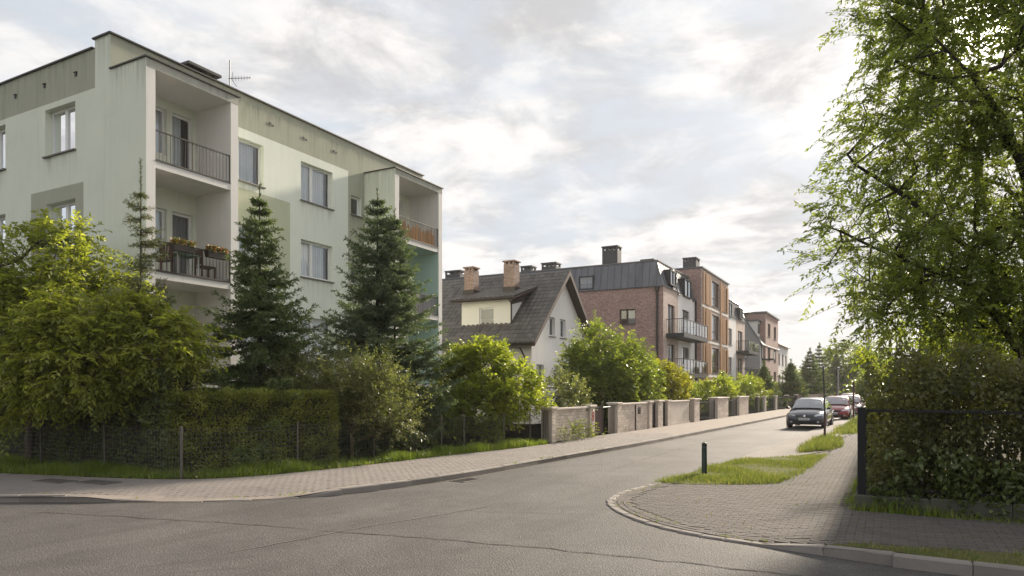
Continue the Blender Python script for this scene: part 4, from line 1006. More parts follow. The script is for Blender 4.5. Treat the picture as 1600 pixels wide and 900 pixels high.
# timber bay
TB = lambda s, d_, z: (s, -.55+d_, z)
rows = ((.35, 2.7), (3.35, 5.65), (6.35, 8.65), (9.4, 11.7))
cols = ((10.2, 12.6), (13.5, 16.7), (17.7, 20.2))
ops = [(a, b, c, d_) for a, b in cols for c, d_ in rows]
wall('bay_front', TB, 9.5, 20.7, 0, 12.2, ops, ['brick_pink', 'brick_red'], bb, [(9.5, 20.7, 0, 3.1, 1)])
mbox('bay_side', (9.5, -.548, 0, 9.9, 2.2, 12.198), (0, 0, 0, 0, 0, 0), ['brick_red'], bb)
bx('bay_side', 'brick_pink', bb, 20.3, -.548, 0, 20.698, 2.2, 12.198)
bx('bay_roof', 'roof_metal', bb, 9.4, -.68, 12.2, 20.8, 9.0, 12.32)
for a, b, c, d_ in ops: window(TB, bb, a, b, c, d_, split=(.5,), frame='frame_brown' if a > 13 else 'frame_dark', curt=((0, .35),), depth=.12, sill='sill_metal', trans=(.33,), curtain='curtain')
sl_ = MB(); sl_.box(-.075, -.035, 0, .075, .035, 1.0); SLM = sl_.mesh('slat', 'wood')
def slats(a, b, z0, z1, n, y=-.62):
    for k in range(n):
        o = link(bpy.data.objects.new('slat', SLM), bb); o.location = (a+(b-a)*k/max(1, n-1), y, z0); o.scale = (1, 1, z1-z0)
for c, d_ in rows:
    slats(11.0, 12.75, c-.15, d_+.25, 7); slats(10.0, 10.3, c-.15, d_+.25, 2); slats(17.6, 19.0, c-.1, d_+.1, 5); slats(19.9, 20.35, c-.1, d_+.1, 3)
for k, (z0, z1) in enumerate(((.2, 12.0),)): slats(16.85, 17.1, z0, z1, 2, -.64)
for z in (2.95, 5.95, 8.95): bx('string_course', 'plaster_cream', bb, 9.48, -.60, z, 20.72, -.552, z+.18)
def balcony(x0, x1, z, out=1.35, glassy=True):
    s_ = bx('balcony', 'frame_dark', bb, x0, -out, z-.30, x1, -.002, z)
    q = MB(); q.box(x0, -out, z+1.02, x1, -out+.05, z+1.07); q.box(x0, -out, z+1.02, x0+.05, -.01, z+1.07); q.box(x1-.05, -out, z+1.02, x1, -.01, z+1.07)
    r = q.build('rail', 'metal_rail', s_)
    n = int((x1-x0)/.9)
    for k in range(n+1):
        x = x0+.03+(x1-x0-.06)*k/n; bx('rail_post', 'metal_rail', s_, x-.025, -out+.005, z, x+.025, -out+.045, z+1.02)
    for k in range(10):
        y = -out+.06+k*(out-.1)/9; bx('rail_bar', 'metal_rail', s_, x0+.01, y-.01, z+.04, x0+.035, y+.01, z+1.02)
    g_ = MB(); g_.poly([(x0+.05, -out+.03, z+.06), (x1-.05, -out+.03, z+.06), (x1-.05, -out+.03, z+.98), (x0+.05, -out+.03, z+.98)]); g_.build('glass_panel', 'glass_rail', s_)
    return s_
for z in (6.05, 3.1):
    balcony(.7, 8.3, z); balcony(27.9, 34.5, z)
def metal_stack(x0, x1, y0, y1, z0, z1):
    o = bx('chimney', 'chimney_metal', bb, x0, y0, z0, x1, y1, z1-.32)
    q = MB(); q.box(x0-.05, y0-.05, z1-.10, x1+.05, y1+.05, z1)
    for k in range(4):
        y = y0+(y1-y0-.15)*k/3
        q.box(x0, y, z1-.32, x0+.12, y+.15, z1-.1); q.box(x1-.12, y, z1-.32, x1, y+.15, z1-.1)
    q.build('chimney_cap', 'chimney_metal', o)
metal_stack(.6, 1.5, 3.75, 5.0, 11.4, 12.95); metal_stack(3.4, 4.2, 1.8, 2.8, 11.4, 12.2); metal_stack(13.6, 15.0, .9, 2.1, 12.3, 13.95)
metal_stack(2.0, 3.0, 9.6, 10.9, 11.4, 12.4); metal_stack(1.5, 2.4, 11.6, 12.6, 11.4, 12.2); metal_stack(1.5, 2.6, 18.6, 20.2, 11.4, 12.4); metal_stack(22, 22.8, 1.2, 2.2, 11.4, 12.5)
q = MB(); q.tube([(-.07, .45, 9.3), (-.07, .45, .2)], .09, 8); q.build('downpipe', 'metal_gutter', bb)
for z in (9.2,): bx('hopper', 'metal_gutter', bb, -.2, .3, z-.05, -.005, .6, z+.25)
q = MB(); q.tube([(9.42, -.1, 9.4), (9.42, -.1, .2)], .07, 6); q.build('downpipe', 'metal_gutter', bb)

# ------------------------------------------------------------------ farther buildings along the street
def far_house(O, w0, w1, d1, eave, ridge, wm, rm, label, gable_x=True, wins=(), side=(), name='terrace_house', cat='house'):
    """house with its ridge along the street: front wall y=0 facing the street, end wall x=w0 facing us"""
    t = thing(name, label, cat, (O[0], O[1], 0), ROT28)
    fo = [o for o in wins]
    wall('front_wall', IDENT, w0, w1, 0, eave, fo, [wm[0]], t)
    for o in fo: window(IDENT, t, *o, split=(.5,), frame='frame_dark', curt=((0, .5),), depth=.12, name='window')
    so = [o for o in side]; fn = lambda s, d_, z: (w0+d_, s, z)
    wall('end_wall', fn, 0, d1, 0, eave, so, [wm[1]], t)
    for o in so: window(fn, t, *o, split=(.5,), frame='frame_dark', curt=((0, .5),), depth=.12, name='window')
    q = MB(); q.poly([(w0, 0, eave), (w0, d1, eave), (w0, d1/2, ridge)]); q.build('gable_wall', wm[1], t)
    q = MB(); q.poly([(w1, 0, 0), (w1, d1, 0), (w1, d1, eave), (w1, d1/2, ridge), (w1, 0, eave)]); q.poly([(w0, d1, 0), (w1, d1, 0), (w1, d1, eave), (w0, d1, eave)]); q.build('rear_wall', wm[1], t)
    q = MB(); k = (ridge-eave)/(d1/2); e = .35
    for a, b in (((-e, eave-e*k), (d1/2, ridge)), ((d1+e, eave-e*k), (d1/2, ridge))):
        q.loft([[(x, a[0], a[1]+.14), (x, b[0], b[1]+.14), (x, b[0], b[1]), (x, a[0], a[1])] for x in (w0-.15, w1+.15)])
    rf = q.build('roof', rm, t)
    return t, rf
gh, rf = far_house(BO, 44, 60, 7.0, 8.0, 13.4, ('plaster_cream', 'plaster_grey'), 'roof_metal', 'grey gabled block with steep roof beyond the timber clad bay', wins=[(44.5, 46.1, 5.9, 7.6), (44.5, 46.1, 2.9, 4.6)], side=[(1.6, 2.6, 3.0, 4.4), (1.6, 2.6, 5.8, 7.2)], name='steep_roof_house')
for x in (45.4,):
    q = MB(); q.box(x-1.0, .4, 8.6, x+1.0, 2.6, 10.7); o = q.build('dormer', 'plaster_cream', gh); bx('dormer_roof', 'roof_metal', o, x-1.2, .1, 10.7, x+1.2, 2.8, 10.85)
    for a in (-.45, .45): bx('dormer_pane', 'frame_dark', o, x+a-.33, .37, 9.1, x+a+.33, .41, 10.4)
tw = thing('brick_stair_tower', 'flat roofed reddish brick tower standing before the grey gabled block', 'building', (BO[0], BO[1], 0), ROT28)
wall('tower_front', lambda s, d_, z: (s, -.3+d_, z), 46.5, 58.5, 0, 11.9, [(a, a+2.4, z, z+1.7) for a in (48.4, 54) for z in (2.6, 5.8, 9.0)], ['brick_red'], tw)
for a in (48.4, 54):
    for z in (2.6, 5.8, 9.0): window(lambda s, d_, zz: (s, -.3+d_, zz), tw, a, a+2.4, z, z+1.7, split=(.5,), frame='frame_dark', curt=(), depth=.12)
q = MB(); q.poly([(46.5, -.3, 0), (46.5, 3.5, 0), (46.5, 3.5, 11.9), (46.5, -.3, 11.9)]); q.poly([(58.5, -.3, 0), (58.5, 3.5, 0), (58.5, 3.5, 11.9), (58.5, -.3, 11.9)]); q.build('tower_side', 'brick_red', tw)
bx('tower_roof', 'roof_metal', tw, 46.3, -.5, 11.9, 58.7, 3.6, 12.1)
o = bx('balcony', 'frame_dark', tw, 45.0, -1.5, 5.6, 46.48, -.05, 5.8); bx('balcony_panel', 'plaster_grey', o, 45.0, -1.5, 5.8, 46.48, -1.42, 6.7)
ch_, rf = far_house(BO, 59.5, 73, 9, 8.7, 12.6, ('plaster_house', 'plaster_house'), 'red_roof', 'cream house with pitched roof next past the brick tower', wins=[(61+k*4, 63+k*4, z, z+1.6) for k in range(3) for z in (2.4, 5.6)], name='cream_house')
bx('chimney', 'brick_chimney', ch_, 64.5, 3.2, 11.0, 65.3, 4.0, 13.4)
lo_, rf = far_house((42.5, 126), 0, 14, 14, 6.4, 9.3, ('plaster_grey', 'plaster_cream'), 'red_roof', 'low house with pale reddish roof at the far end of the street', side=[(1.5, 3.0, 3.2, 5.0), (4.5, 6.0, 3.2, 5.0), (7.5, 9, 3.2, 5)], name='low_house')
bx('chimney', 'brick_chimney', lo_, 5, 5.2, 8.4, 6, 6.2, 10.4)

# ------------------------------------------------------------------ fences and garden walls on the left
def wire_fence(pts, label, h=1.05, z0=.10, cell=.10, posts=None):
    t = thing('wire_fence', label, 'fence', (pts[0][0], pts[0][1], z0))
    o0 = Vector((pts[0][0], pts[0][1], z0))
    for k, p in enumerate(pts):
        q = MB(); r = .026 if k in (0, len(pts)-1) else .021; x, y = p[0]-o0.x, p[1]-o0.y; lx, ly = rp.gauss(0, .012), rp.gauss(0, .012)
        q.tube([(x, y, -.15), (x+lx, y+ly, h+.03), (x+lx, y+ly, h+.045)], [r, r, r*.5], 8); q.build('post', 'fence_post', t)
    for a, b in zip(pts, pts[1:]):
        A = np.array([a[0]-o0.x, a[1]-o0.y, 0]); B = np.array([b[0]-o0.x, b[1]-o0.y, 0]); L = np.linalg.norm(B-A); n = max(2, int(L/cell)); E0 = []; E1 = []
        sag = lambda f, z: -.03*math.sin(math.pi*f)*(z/h)
        nh = int(h/cell)
        for j in range(nh+1):
            z = .04+(h-.06)*j/nh
            for s in range(6):
                f0, f1 = s/6, (s+1)/6; E0.append(A+(B-A)*f0+[0, 0, z+sag(f0, z)]); E1.append(A+(B-A)*f1+[0, 0, z+sag(f1, z)])
        for i in range(1, n):
            f = i/n; E0.append(A+(B-A)*f+[0, 0, .04]); E1.append(A+(B-A)*f+[0, 0, h-.02+sag(f, h)])
        tube_edges('wire_mesh', np.array(E0), np.array(E1), np.full(len(E0), .0022), np.full(len(E0), .0022), 'wire', t, 3)['kind'] = 'stuff'
        q = MB(); q.tube([tuple(A+[0, 0, .03]), tuple(B+[0, 0, .03])], .012, 5); q.build('bottom_rail', 'fence_post', t)
    return t
FC = (-6.9, 14.5)
wire_fence([FC, (-9.3, 15.85), (-11.5, 16.95), (-13.9, 18.2)], 'wire mesh fence in the deep shade under the leafy trees at the left edge')
wire_fence([FC, (-5.1, 16.5), (-3.68, 18.5), (-2.05, 20.2), (-1.45, 20.95), (-.27, 22.35), (.6, 23.25), (1.1, 23.85)], 'wire mesh fence beside the grass strip from the corner post to the brick wall')
ROTS = R(90-31)
def brickwork(parent, x0, x1, y, z0, z1, bl=.25, bh=.105, face=-1, stuff=False):
    """bricks proud of their mortar on the street face; each brick is a part"""
    q = MB(); q.chamf(-bl/2+.006, -.012, -bh/2+.005, bl/2-.006, .012, bh/2-.005, .001); me = q.mesh('brick', 'brick_cream')
    q = MB(); q.chamf(-bl/4+.006, -.012, -bh/2+.005, bl/4-.006, .012, bh/2-.005, .001); mh = q.mesh('brick', 'brick_cream')
    rows_ = int((z1-z0)/bh)
    for r in range(rows_):
        x = x0; first = True; rh = (z1-z0)/rows_
        while x < x1-.06:
            w_ = bl/2 if (first and r % 2) else bl
            if x+w_ > x1+.005: w_ = bl/2 if x+bl/2 <= x1+.005 else 0
            if not w_: break
            o = link(bpy.data.objects.new('brick', me if w_ > .2 else mh), parent); o.location = (x+w_/2, y+rp.uniform(-.003, .003), z0+(r+.5)*rh)
            x += w_; first = False
def garden_wall(t0, t1, label, h=1.22, piers=(), bricks=True, name='brick_wall', th=.25, panel=None, z0=.10):
    p = fl(t0); L = t1-t0
    t = thing(name, label, 'wall', (p[0], p[1], z0), ROTS)
    bx('core', 'mortar', t, 0, 0, -.1, L, th, h-.10)
    if bricks: brickwork(t, .02, L-.02, -.004, 0.0, h-.10)
    elif panel:
        n = int(L/.16)
        for k in range(n): bx('plank', panel, t, .03+k*(L-.06)/n+.004, -.03, .12, .03+(k+1)*(L-.06)/n-.004, -.004, h-.12)
        bx('base_rail', 'coping', t, 0, -.07, -.05, L, -.002, .11)
    q = MB(); q.chamf(-.03, -.07, h-.098, L+.03, th+.05, h-.03, .015); q.build('coping', 'coping', t)
    for (a, b) in piers:
        o = bx('pier', 'mortar', t, a, -.10, -.1, b, th+.06, h-.06)
        brickwork(o, a+.01, b-.01, -.106, 0.0, h-.06)
        # return face of the pier towards us
        q = MB(); q.chamf(a-.06, -.17, h-.058, b+.06, th+.12, h+.02, .018); q.build('pier_cap', 'coping', o)
    return t
w1 = garden_wall(0, 3.63, 'low cream brick wall overgrown with weeds at the end of the wire fence', piers=((0, .36), (3.15, 3.63)))
cu = bpy.data.curves.new('number', 'FONT'); cu.body = '8'; cu.size = .52; cu.extrude = .003; cu.align_x = 'CENTER'
to = bpy.data.objects.new('number', cu); dg = bpy.context.evaluated_depsgraph_get()
C.objects.link(to); bpy.context.view_layer.update(); me = bpy.data.meshes.new_from_object(to.evaluated_get(bpy.context.evaluated_depsgraph_get())); C.objects.unlink(to); bpy.data.objects.remove(to)
me.materials.clear(); me.materials.append(mat('red_paint')); o = link(bpy.data.objects.new('painted_number', me), w1); o.location = (3.39, -.125, .62); o.rotation_euler = (R(90), 0, 0); o['label'] = 'red painted figure eight on the pier'
w2 = garden_wall(5.88, 10.15, 'cream brick wall with a dark letter box set into it', h=1.27, piers=((0, .42), (3.85, 4.27)))
o = bx('letter_box', 'mailbox', w2, 2.62, -.04, .72, 2.92, .0, 1.02); bx('letter_slot', 'chrome', o, 2.66, -.046, .95, 2.88, -.041, .975)
q = MB(); q.tube([(2.25, -.05, 0), (2.25, -.05, 1.15)], .03, 6); q.build('rain_pipe', 'metal_gutter', w2)
def pier(t0, t1, label, h=1.24, depth=.45):
    p = fl(t0); t = thing('gate_pier', label, 'pillar', (p[0], p[1], .10), ROTS, 'cream gate piers along the fence'); L = t1-t0
    bx('core', 'mortar', t, 0, -.1, -.1, L, depth-.1, h)
    brickwork(t, .01, L-.01, -.106, 0, h)
    q = MB(); q.chamf(-.06, -.18, h+.002, L+.06, depth-.02, h+.07, .02); q.build('cap', 'coping', t)
    return t
pier(10.96, 11.7, 'narrow cream pier just right of the letter box wall')
garden_wall(12.38, 16.25, 'cream wall section with a broad panel of upright planks', h=1.27, piers=((0, .5),), bricks=False, panel='coping', name='panel_wall')
pier(16.95, 18.0, 'cream pier between the plank panel wall and the first iron gate')
pier(21.9, 24.6, 'wide cream pier between the two iron gates', depth=.5)
pier(27.6, 30.4, 'cream pier right of the second iron gate where the far railing starts', depth=.5)
def iron_gate(t0, t1, label, h=1.12, m_='metal_dark', gap=.16, name='iron_gate', z=.10, cat='gate', ang=0):
    p = fl(t0, -.05); t = thing(name, label, cat, (p[0], p[1], z), ROTS+ang); L = t1-t0
    for x in (0, L): 
        q = MB(); q.box(x-.03, -.03, 0, x+.03, .03, h+.06); q.build('post', m_, t)
    for zz in (.12, h-.08): bx('rail', m_, t, .03, -.015, zz, L-.03, .015, zz+.04)
    n = int(L/gap)
    for k in range(1, n):
        x = L*k/n; bx('bar', m_, t, x-.009, -.009, .06, x+.009, .009, h)
    return t
iron_gate(18.2, 21.75, 'left of the two black barred iron gates between cream piers')
iron_gate(24.75, 27.45, 'right of the two black barred iron gates between cream piers')
iron_gate(10.2, 10.92, 'very narrow iron gate right of the letter box wall'); iron_gate(11.75, 12.33, 'narrow iron gate just before the plank panel wall')
# brown sheet gate standing ajar next to the overgrown wall
p = fl(3.66, -.02); t = thing('sheet_gate', 'brown sheet metal gate leaf with a tall post beside the number pier', 'gate', (p[0], p[1], .10), ROTS)
bx('leaf', 'rust_metal', t, .02, .02, .06, .95, .05, 1.16)
for zz in (.1, 1.1): bx('rail', 'metal_rail', t, .02, -.005, zz, .95, .018, zz+.04)
q = MB(); q.tube([(1.0, .02, -.1), (1.0, .02, 1.26)], .045, 8); q.build('post', 'metal_rail', t); q = MB(); q.lathe([(0, .08), (.04, .05), (.055, 0), (.04, -.03)], 8, 'z', (1.0, .02, 1.28)); q.build('post_knob', 'metal_rail', t)
q = MB(); q.tube([(1.04, .02, 1.12), (2.15, .02, 1.13)], .008, 4); q.build('stay_wire', 'wire', t)
tt = 30.6
for k, L in enumerate((3.2, 2.4, 4.4, 5.2, 5.2)):
    iron_gate(tt, tt+L, ['first', 'second', 'third', 'fourth', 'fifth'][k]+' bay of dark iron railing after the last cream pier', m_='green_post' if k < 3 else 'metal_dark', name='iron_railing', gap=.2, cat='railing'); 
    p = fl(tt+L+.1); t = thing('railing_pier', ['first', 'second', 'third', 'fourth', 'fifth'][k]+' slim stone post along the far iron railing', 'post', (p[0], p[1], .1), ROTS, 'slim posts of the far railing')
    q = MB(); q.chamf(-.13, -.13, -.1, .13, .13, 1.18, .02); q.build('shaft', 'coping' if k in (1, 2) else 'fence_post', t); q = MB(); q.chamf(-.18, -.18, 1.182, .18, .18, 1.26, .04); q.build('cap', 'coping', t)
    tt += L+.25
p = fl(tt+.1); t = thing('plank_fence', 'brown plank fence at the far end of the railing', 'fence', (p[0], p[1], .1), ROTS)
for k in range(90): bx('plank', 'wood_grey', t, k*.27, -.02, .05, k*.27+.22, .02, 1.15+.04*math.sin(k*2.1))
for zz in (.3, .9): bx('rail', 'wood_grey', t, 0, .022, zz, 24.3, .06, zz+.08)

# ------------------------------------------------------------------ hedges
def hedge(name, label, loc, rot, L, D, z1, n, ll, lw, lm, top_m=None, z0=0, core='bark_dark', rough=.06, group=None, inner=.10):
    t = thing(name, label, 'hedge', (loc[0], loc[1], loc[2]), rot, group)
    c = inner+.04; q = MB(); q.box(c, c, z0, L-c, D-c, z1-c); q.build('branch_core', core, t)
    areas = np.array([L*(z1-z0), L*(z1-z0)*.4, D*(z1-z0), D*(z1-z0)*.7, L*D*1.3]); pick = rng.choice(5, n, p=areas/areas.sum())
    u, v = rng.random(n), rng.random(n); P = np.zeros((n, 3)); N = np.zeros((n, 3))
    for k, (f, nr) in enumerate(((lambda: (u*L, 0*u, z0+v*(z1-z0)), (0, -1, 0)), (lambda: (u*L, 0*u+D, z0+v*(z1-z0)), (0, 1, 0)), (lambda: (0*u, u*D, z0+v*(z1-z0)), (-1, 0, 0)), (lambda: (0*u+L, u*D, z0+v*(z1-z0)), (1, 0, 0)), (lambda: (u*L, v*D, 0*u+z1), (0, 0, 1)))):
        m = pick == k; P[m] = np.stack(f(), 1)[m]; N[m] = nr
    bump = np.array([noise.noise(Vector((p[0]*2.2, p[1]*2.2, p[2]*2.6))) for p in P])
    P += N*(bump[:, None]*rough*1.6-rng.random(n)[:, None]*inner*1.5)
    Dv = N*.75+rng.normal(size=(n, 3))*.6+np.array([0, 0, .25])
    leaf_object('foliage', P, Dv, rng.normal(size=(n, 3))+N, ll*(.7+.6*rng.random(n)), lw*(.7+.6*rng.random(n)), lm, t, np.clip(.5+bump*.6+rng.normal(size=n)*.22, 0, 1))
    return t
hedge('clipped_hedge', 'clipped box shaped hedge behind the wire fence corner post', (-7.55, 15.15, .08), math.atan2(2.55, 3.1), 4.05, .95, 1.82, 30000, .075, .035, 'leaf_hedge', z0=.02, inner=.13, rough=.09)
hedge('dark_hedge', 'dark shaded hedge behind the fence under the leafy trees at the left edge', (-15.4, 19.2, .08), -R(28), 8.9, 1.0, 2.3, 24000, .10, .055, 'leaf_dark', z0=0, inner=.16, rough=.12)
hedge('clipped_hedge', 'long low dark green hedge behind the far iron railing', (*fl(36, -1.6), .08), ROTS, 16, 1.6, 2.35, 7000, .16, .10, 'leaf_hedge', inner=.2, rough=.16)
hedge('clipped_hedge', 'rounded hedge behind the second iron gate beneath the timber clad bay', (*fl(25, -3.4), .08), ROTS, 9, 2.0, 2.2, 5000, .16, .10, 'leaf_mid', inner=.25, rough=.3)

# ------------------------------------------------------------------ trees and shrubs on the left
def apt_local(P):
    dx, dy = P[:, 0]-B0[0], P[:, 1]-B0[1]; return dx*U28[0]+dy*U28[1], -dx*U28[1]+dy*U28[0]
def out_apt(P):
    x, y = apt_local(P); bay_ = ((x > -.08) & (x < 3.05)) | ((x > 10.6) & (x < 14.1))
    return ~((x > -.10) & (x < 14.9) & (y > np.where(bay_, -.06, FY-.08)))
def above(P): return (P[:, 2] > .15)
def behind_wall(P): return (P[:, 2] > .15) & ((P[:, 0]-F0[0])*NS[0]+(P[:, 1]-F0[1])*NS[1] < -.12-.5*(P[:, 2] < 1.3))
def at0(f, o): return lambda P: f(P+np.array(o))
def tree(name, label, cat, base, trunk, lobes, n, *a, keep=None, **k):
    t = thing(name, label, cat, base); b = np.array(base)
    rel = [((l[0][0]-b[0], l[0][1]-b[1], l[0][2]-b[2]), l[1]) for l in lobes]; tr = [(p[0]-b[0], p[1]-b[1], p[2]-b[2]) for p in trunk]
    leafy(t, tr, rel, n, *a, keep=(lambda P: keep(P+b)) if keep else None, **k); return t
tree('leafy_tree', 'tall yellow green leafy tree at the left edge in front of the end wall', 'tree', (-12.1, 17.4, .08),
     [(-12.1, 17.4, .08), (-12.0, 17.3, 1.2), (-11.9, 17.2, 2.4), (-11.8, 17.2, 3.6)],
     [((-12.0, 17.2, 4.9), (1.8, 1.3, 1.35)), ((-10.3, 17.0, 4.35), (1.25, 1.1, 1.15)), ((-12.6, 16.5, 3.6), (1.8, 1.3, 1.4)), ((-11.2, 16.4, 3.3), (1.7, 1.1, 1.3))],
     260, 11, .50, 12, .115, .050, 'leaf_walnut', keep=out_apt, droop=.30, shell=.4, r_max=.10, spread=.9, up=.25, bend=.25)
tree('leafy_tree', 'broad low tree with drooping yellow green leaves over the left pavement', 'tree', (-8.9, 16.3, .08),
     [(-8.9, 16.3, .08), (-8.85, 16.2, .9), (-8.8, 16.1, 1.8), (-8.8, 15.9, 2.5)],
     [((-8.6, 15.7, 3.1), (1.3, .9, .95)), ((-7.75, 15.8, 2.95), (.9, .8, .68)), ((-9.9, 15.5, 2.9), (1.3, .9, 1.15)), ((-9.4, 15.2, 2.45), (1.3, .7, .75)), ((-11.2, 15.8, 2.2), (1.2, .9, .9))],
     300, 11, .42, 12, .115, .050, 'leaf_walnut', keep=out_apt, droop=.38, shell=.45, r_max=.10, spread=.85, up=.1, bend=.28)
t = thing('spruce_tree', 'thin sparse young spruce in front of the balcony corner', 'tree', (-8.85, 16.55, .08))
spruce(t, 7.4, 1.25, 2.2, 'needle_pale', 15, 6, .085, 1.1, sag=.1, lift=.25, seed=3, leader=.9, r_trunk=.045, power=.8)
t = thing('spruce_tree', 'dark green spruce between the balcony bay and the first front windows', 'tree', (-6.73, 18.5, .08))
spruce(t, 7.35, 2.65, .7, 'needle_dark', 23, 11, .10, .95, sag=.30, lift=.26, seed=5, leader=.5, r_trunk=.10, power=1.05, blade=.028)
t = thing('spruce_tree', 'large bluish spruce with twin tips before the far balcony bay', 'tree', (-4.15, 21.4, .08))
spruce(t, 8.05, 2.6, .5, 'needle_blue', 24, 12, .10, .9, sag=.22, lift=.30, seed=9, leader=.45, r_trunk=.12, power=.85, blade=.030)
t2 = thing('tmp', '', ''); spruce(t2, 7.4, 1.1, 4.0, 'needle_blue', 16, 9, .095, 1.3, sag=.2, lift=.34, seed=11, leader=.4, r_trunk=.05, power=.8, blade=.02)
for c in list(t2.children):
    c.parent = t; c.location = (.55, -.1, 0); c.name = 'second_leader' if c.name.startswith('trunk') else 'second_crown'
bpy.data.objects.remove(t2)
tree('wild_shrub', 'sprawling olive brown shrub of thin arching twigs behind the fence', 'shrub', (-4.3, 18.7, .08), [(-4.3, 18.7, .08), (-4.3, 18.6, .5), (-4.3, 18.6, 1.0)],
     [((-5.6, 18.4, 1.85), (1.15, .8, .9)), ((-4.4, 18.7, 1.8), (1.45, .8, .95)), ((-3.5, 18.9, 1.4), (1.0, .8, .9))], 290, 8, .55, 11, .075, .036, 'leaf_olive', 'twig_olive', .004, .05, .35, keep=above, spread=.75, up=.75, droop=.12, twig_r=.0035)
tree('broadleaf_bush', 'bright green bush between the bluish spruce and the gabled house', 'bush', (-.8, 23.8, .08), [(-.8, 23.8, .08), (-.8, 23.7, .8), (-.75, 23.7, 1.6)],
     [((-1.15, 23.8, 2.55), (1.1, .95, 1.0)), ((.1, 24.0, 1.8), (1.0, .9, .95)), ((-.9, 23.0, 1.4), (1.25, .8, .85)), ((-1.9, 23.6, 2.3), (.6, .7, .9))], 250, 10, .42, 10, .12, .065, 'leaf_bright', keep=above, droop=.15, shell=.45, r_max=.06, up=.45, spread=.9)
tree('broadleaf_bush', 'low mid green bush between the olive shrub and the bright bush', 'bush', (-2.45, 21.9, .08), [(-2.45, 21.9, .08), (-2.45, 21.9, .6)],
     [((-2.5, 21.8, 1.1), (.75, .6, .8)), ((-1.9, 22.4, 1.2), (.7, .6, .8)), ((-3.1, 21.3, .9), (.6, .5, .6))], 110, 9, .36, 10, .10, .052, 'leaf_mid', keep=above, droop=.12, shell=.4, r_max=.04, up=.5)
tree('thin_shrub', 'thin reddish tinged shrub growing above the overgrown brick wall', 'shrub', (1.55, 25.9, .08), [(1.55, 25.9, .08), (1.55, 25.9, .8)],
     [((1.6, 25.9, 1.7), (.75, .6, 1.0)), ((2.3, 26.7, 1.7), (.7, .5, .8))], 60, 7, .35, 8, .10, .055, 'leaf_olive', keep=above, droop=.1, up=.5, r_max=.03)
tree('broadleaf_bush', 'large dark green bush in front of the brick side wall', 'bush', (4.5, 33.1, .08), [(4.5, 33.1, .08), (4.5, 33.0, 1.0), (4.5, 33.0, 2.2)],
     [((3.9, 33.0, 3.4), (1.1, 1.2, 1.5)), ((5.4, 34.0, 2.9), (1.5, 1.4, 1.3)), ((4.3, 32.2, 2.2), (1.6, 1.2, 1.5)), ((6.3, 34.6, 2.2), (1.5, 1.3, 1.4)), ((3.3, 32.4, 2.3), (.9, 1.1, 1.6))], 330, 9, .60, 10, .15, .075, 'leaf_mid', keep=behind_wall, droop=.15, shell=.5, r_max=.08, up=.55, spread=.85)
tree('broadleaf_bush', 'yellowish bush beside the plank panel wall', 'bush', (8.3, 38.2, .08), [(8.3, 38.2, .08), (8.3, 38.2, 1.2)],
     [((8.2, 38.2, 2.2), (1.1, 1.1, 1.3)), ((9.2, 39.2, 1.9), (1.0, 1.1, 1.1))], 140, 8, .45, 9, .14, .075, 'leaf_yellow', keep=behind_wall, droop=.12, shell=.45, r_max=.05, up=.5)
for k, (px_, Y, zt, r, mm, lab) in enumerate(((1141, 52, 3.0, 1.7, 'leaf_mid', 'low green bush under the near balconies of the brick house'), (1122, 48.5, 2.6, 1.3, 'leaf_bright', 'small bright bush just behind the iron gates'), (1166, 59, 3.0, 1.5, 'leaf_bright', 'bright rounded bush beside the small dark spruce'), (1255, 72, 2.4, 1.6, 'leaf_yellow', 'pale bush behind the plank fence near the dark car'))):
    X = (px_-800)/1085*Y
    tree('broadleaf_bush', lab, 'bush', (X, Y, .08), [(X, Y, .08), (X, Y, .7)], [((X, Y, zt*.55), (r, r, zt*.45)), ((X+r*.7, Y+.8, zt*.5), (r*.8, r*.8, zt*.4))], 70, 8, .45, 8, .17, .09, mm, keep=behind_wall, droop=.1, shell=.5, r_max=.05, up=.5)
for k, (px_, Y, h, r, lab) in enumerate(((1194, 64, 4.3, 1.75, 'small dark spruce in front of the grey gabled block'), (1236, 72, 4.9, 2.0, 'dark spruce in front of the cream house'), (1266, 88, 7.0, 2.9, 'tall spruce before the low far house'), (1281, 100, 8.4, 2.6, 'tallest narrow spruce near the end of the street'), (1307, 106, 7.4, 3.2, 'dark spruce beside the round crowned far tree'))):
    X = (px_-800)/1085*Y; t = thing('spruce_tree', lab, 'tree', (X, Y, .05)); spruce(t, h, r, .3, 'needle_dark', 15, 8, .26, .30, sag=.2, lift=.28, seed=20+k, leader=.6, r_trunk=.12, power=.9, blade=.075)
X, Y = (1332-800)/1085*112, 112
tree('round_tree', 'round crowned green tree closing the far end of the street', 'tree', (X, Y, .05), [(X, Y, .05), (X, Y, 2), (X, Y, 4)], [((X-1, Y, 6.2), (4.0, 3, 3.2)), ((X+2.5, Y, 5.2), (3.6, 3, 3.0)), ((X-2, Y-1, 3.4), (3.8, 3, 2.4)), ((X+3, Y, 2.8), (3.5, 3, 2.2))], 230, 8, 1.0, 9, .36, .22, 'leaf_mid', keep=above, droop=.15, shell=.5, r_max=.2, up=.3)
for k, (px_, Y, r, zt, lab) in enumerate(((1365, 120, 5.5, 5.2, 'bushy tree beyond the lamp post at the end of the street'), (1255, 150, 7, 6.0, 'hazy tree behind the low far house'), (1400, 70, 4, 4.2, 'green tree behind the hedge seen under the maple'))):
    X = (px_-800)/1085*Y
    tree('round_tree', lab, 'tree', (X, Y, .05), [(X, Y, .05), (X, Y, 1.5)], [((X, Y, zt*.55), (r, r*.7, zt*.48))], 110, 8, 1.0, 8, .36, .22, 'leaf_mid', keep=above, droop=.15, shell=.5, r_max=.15, up=.3)

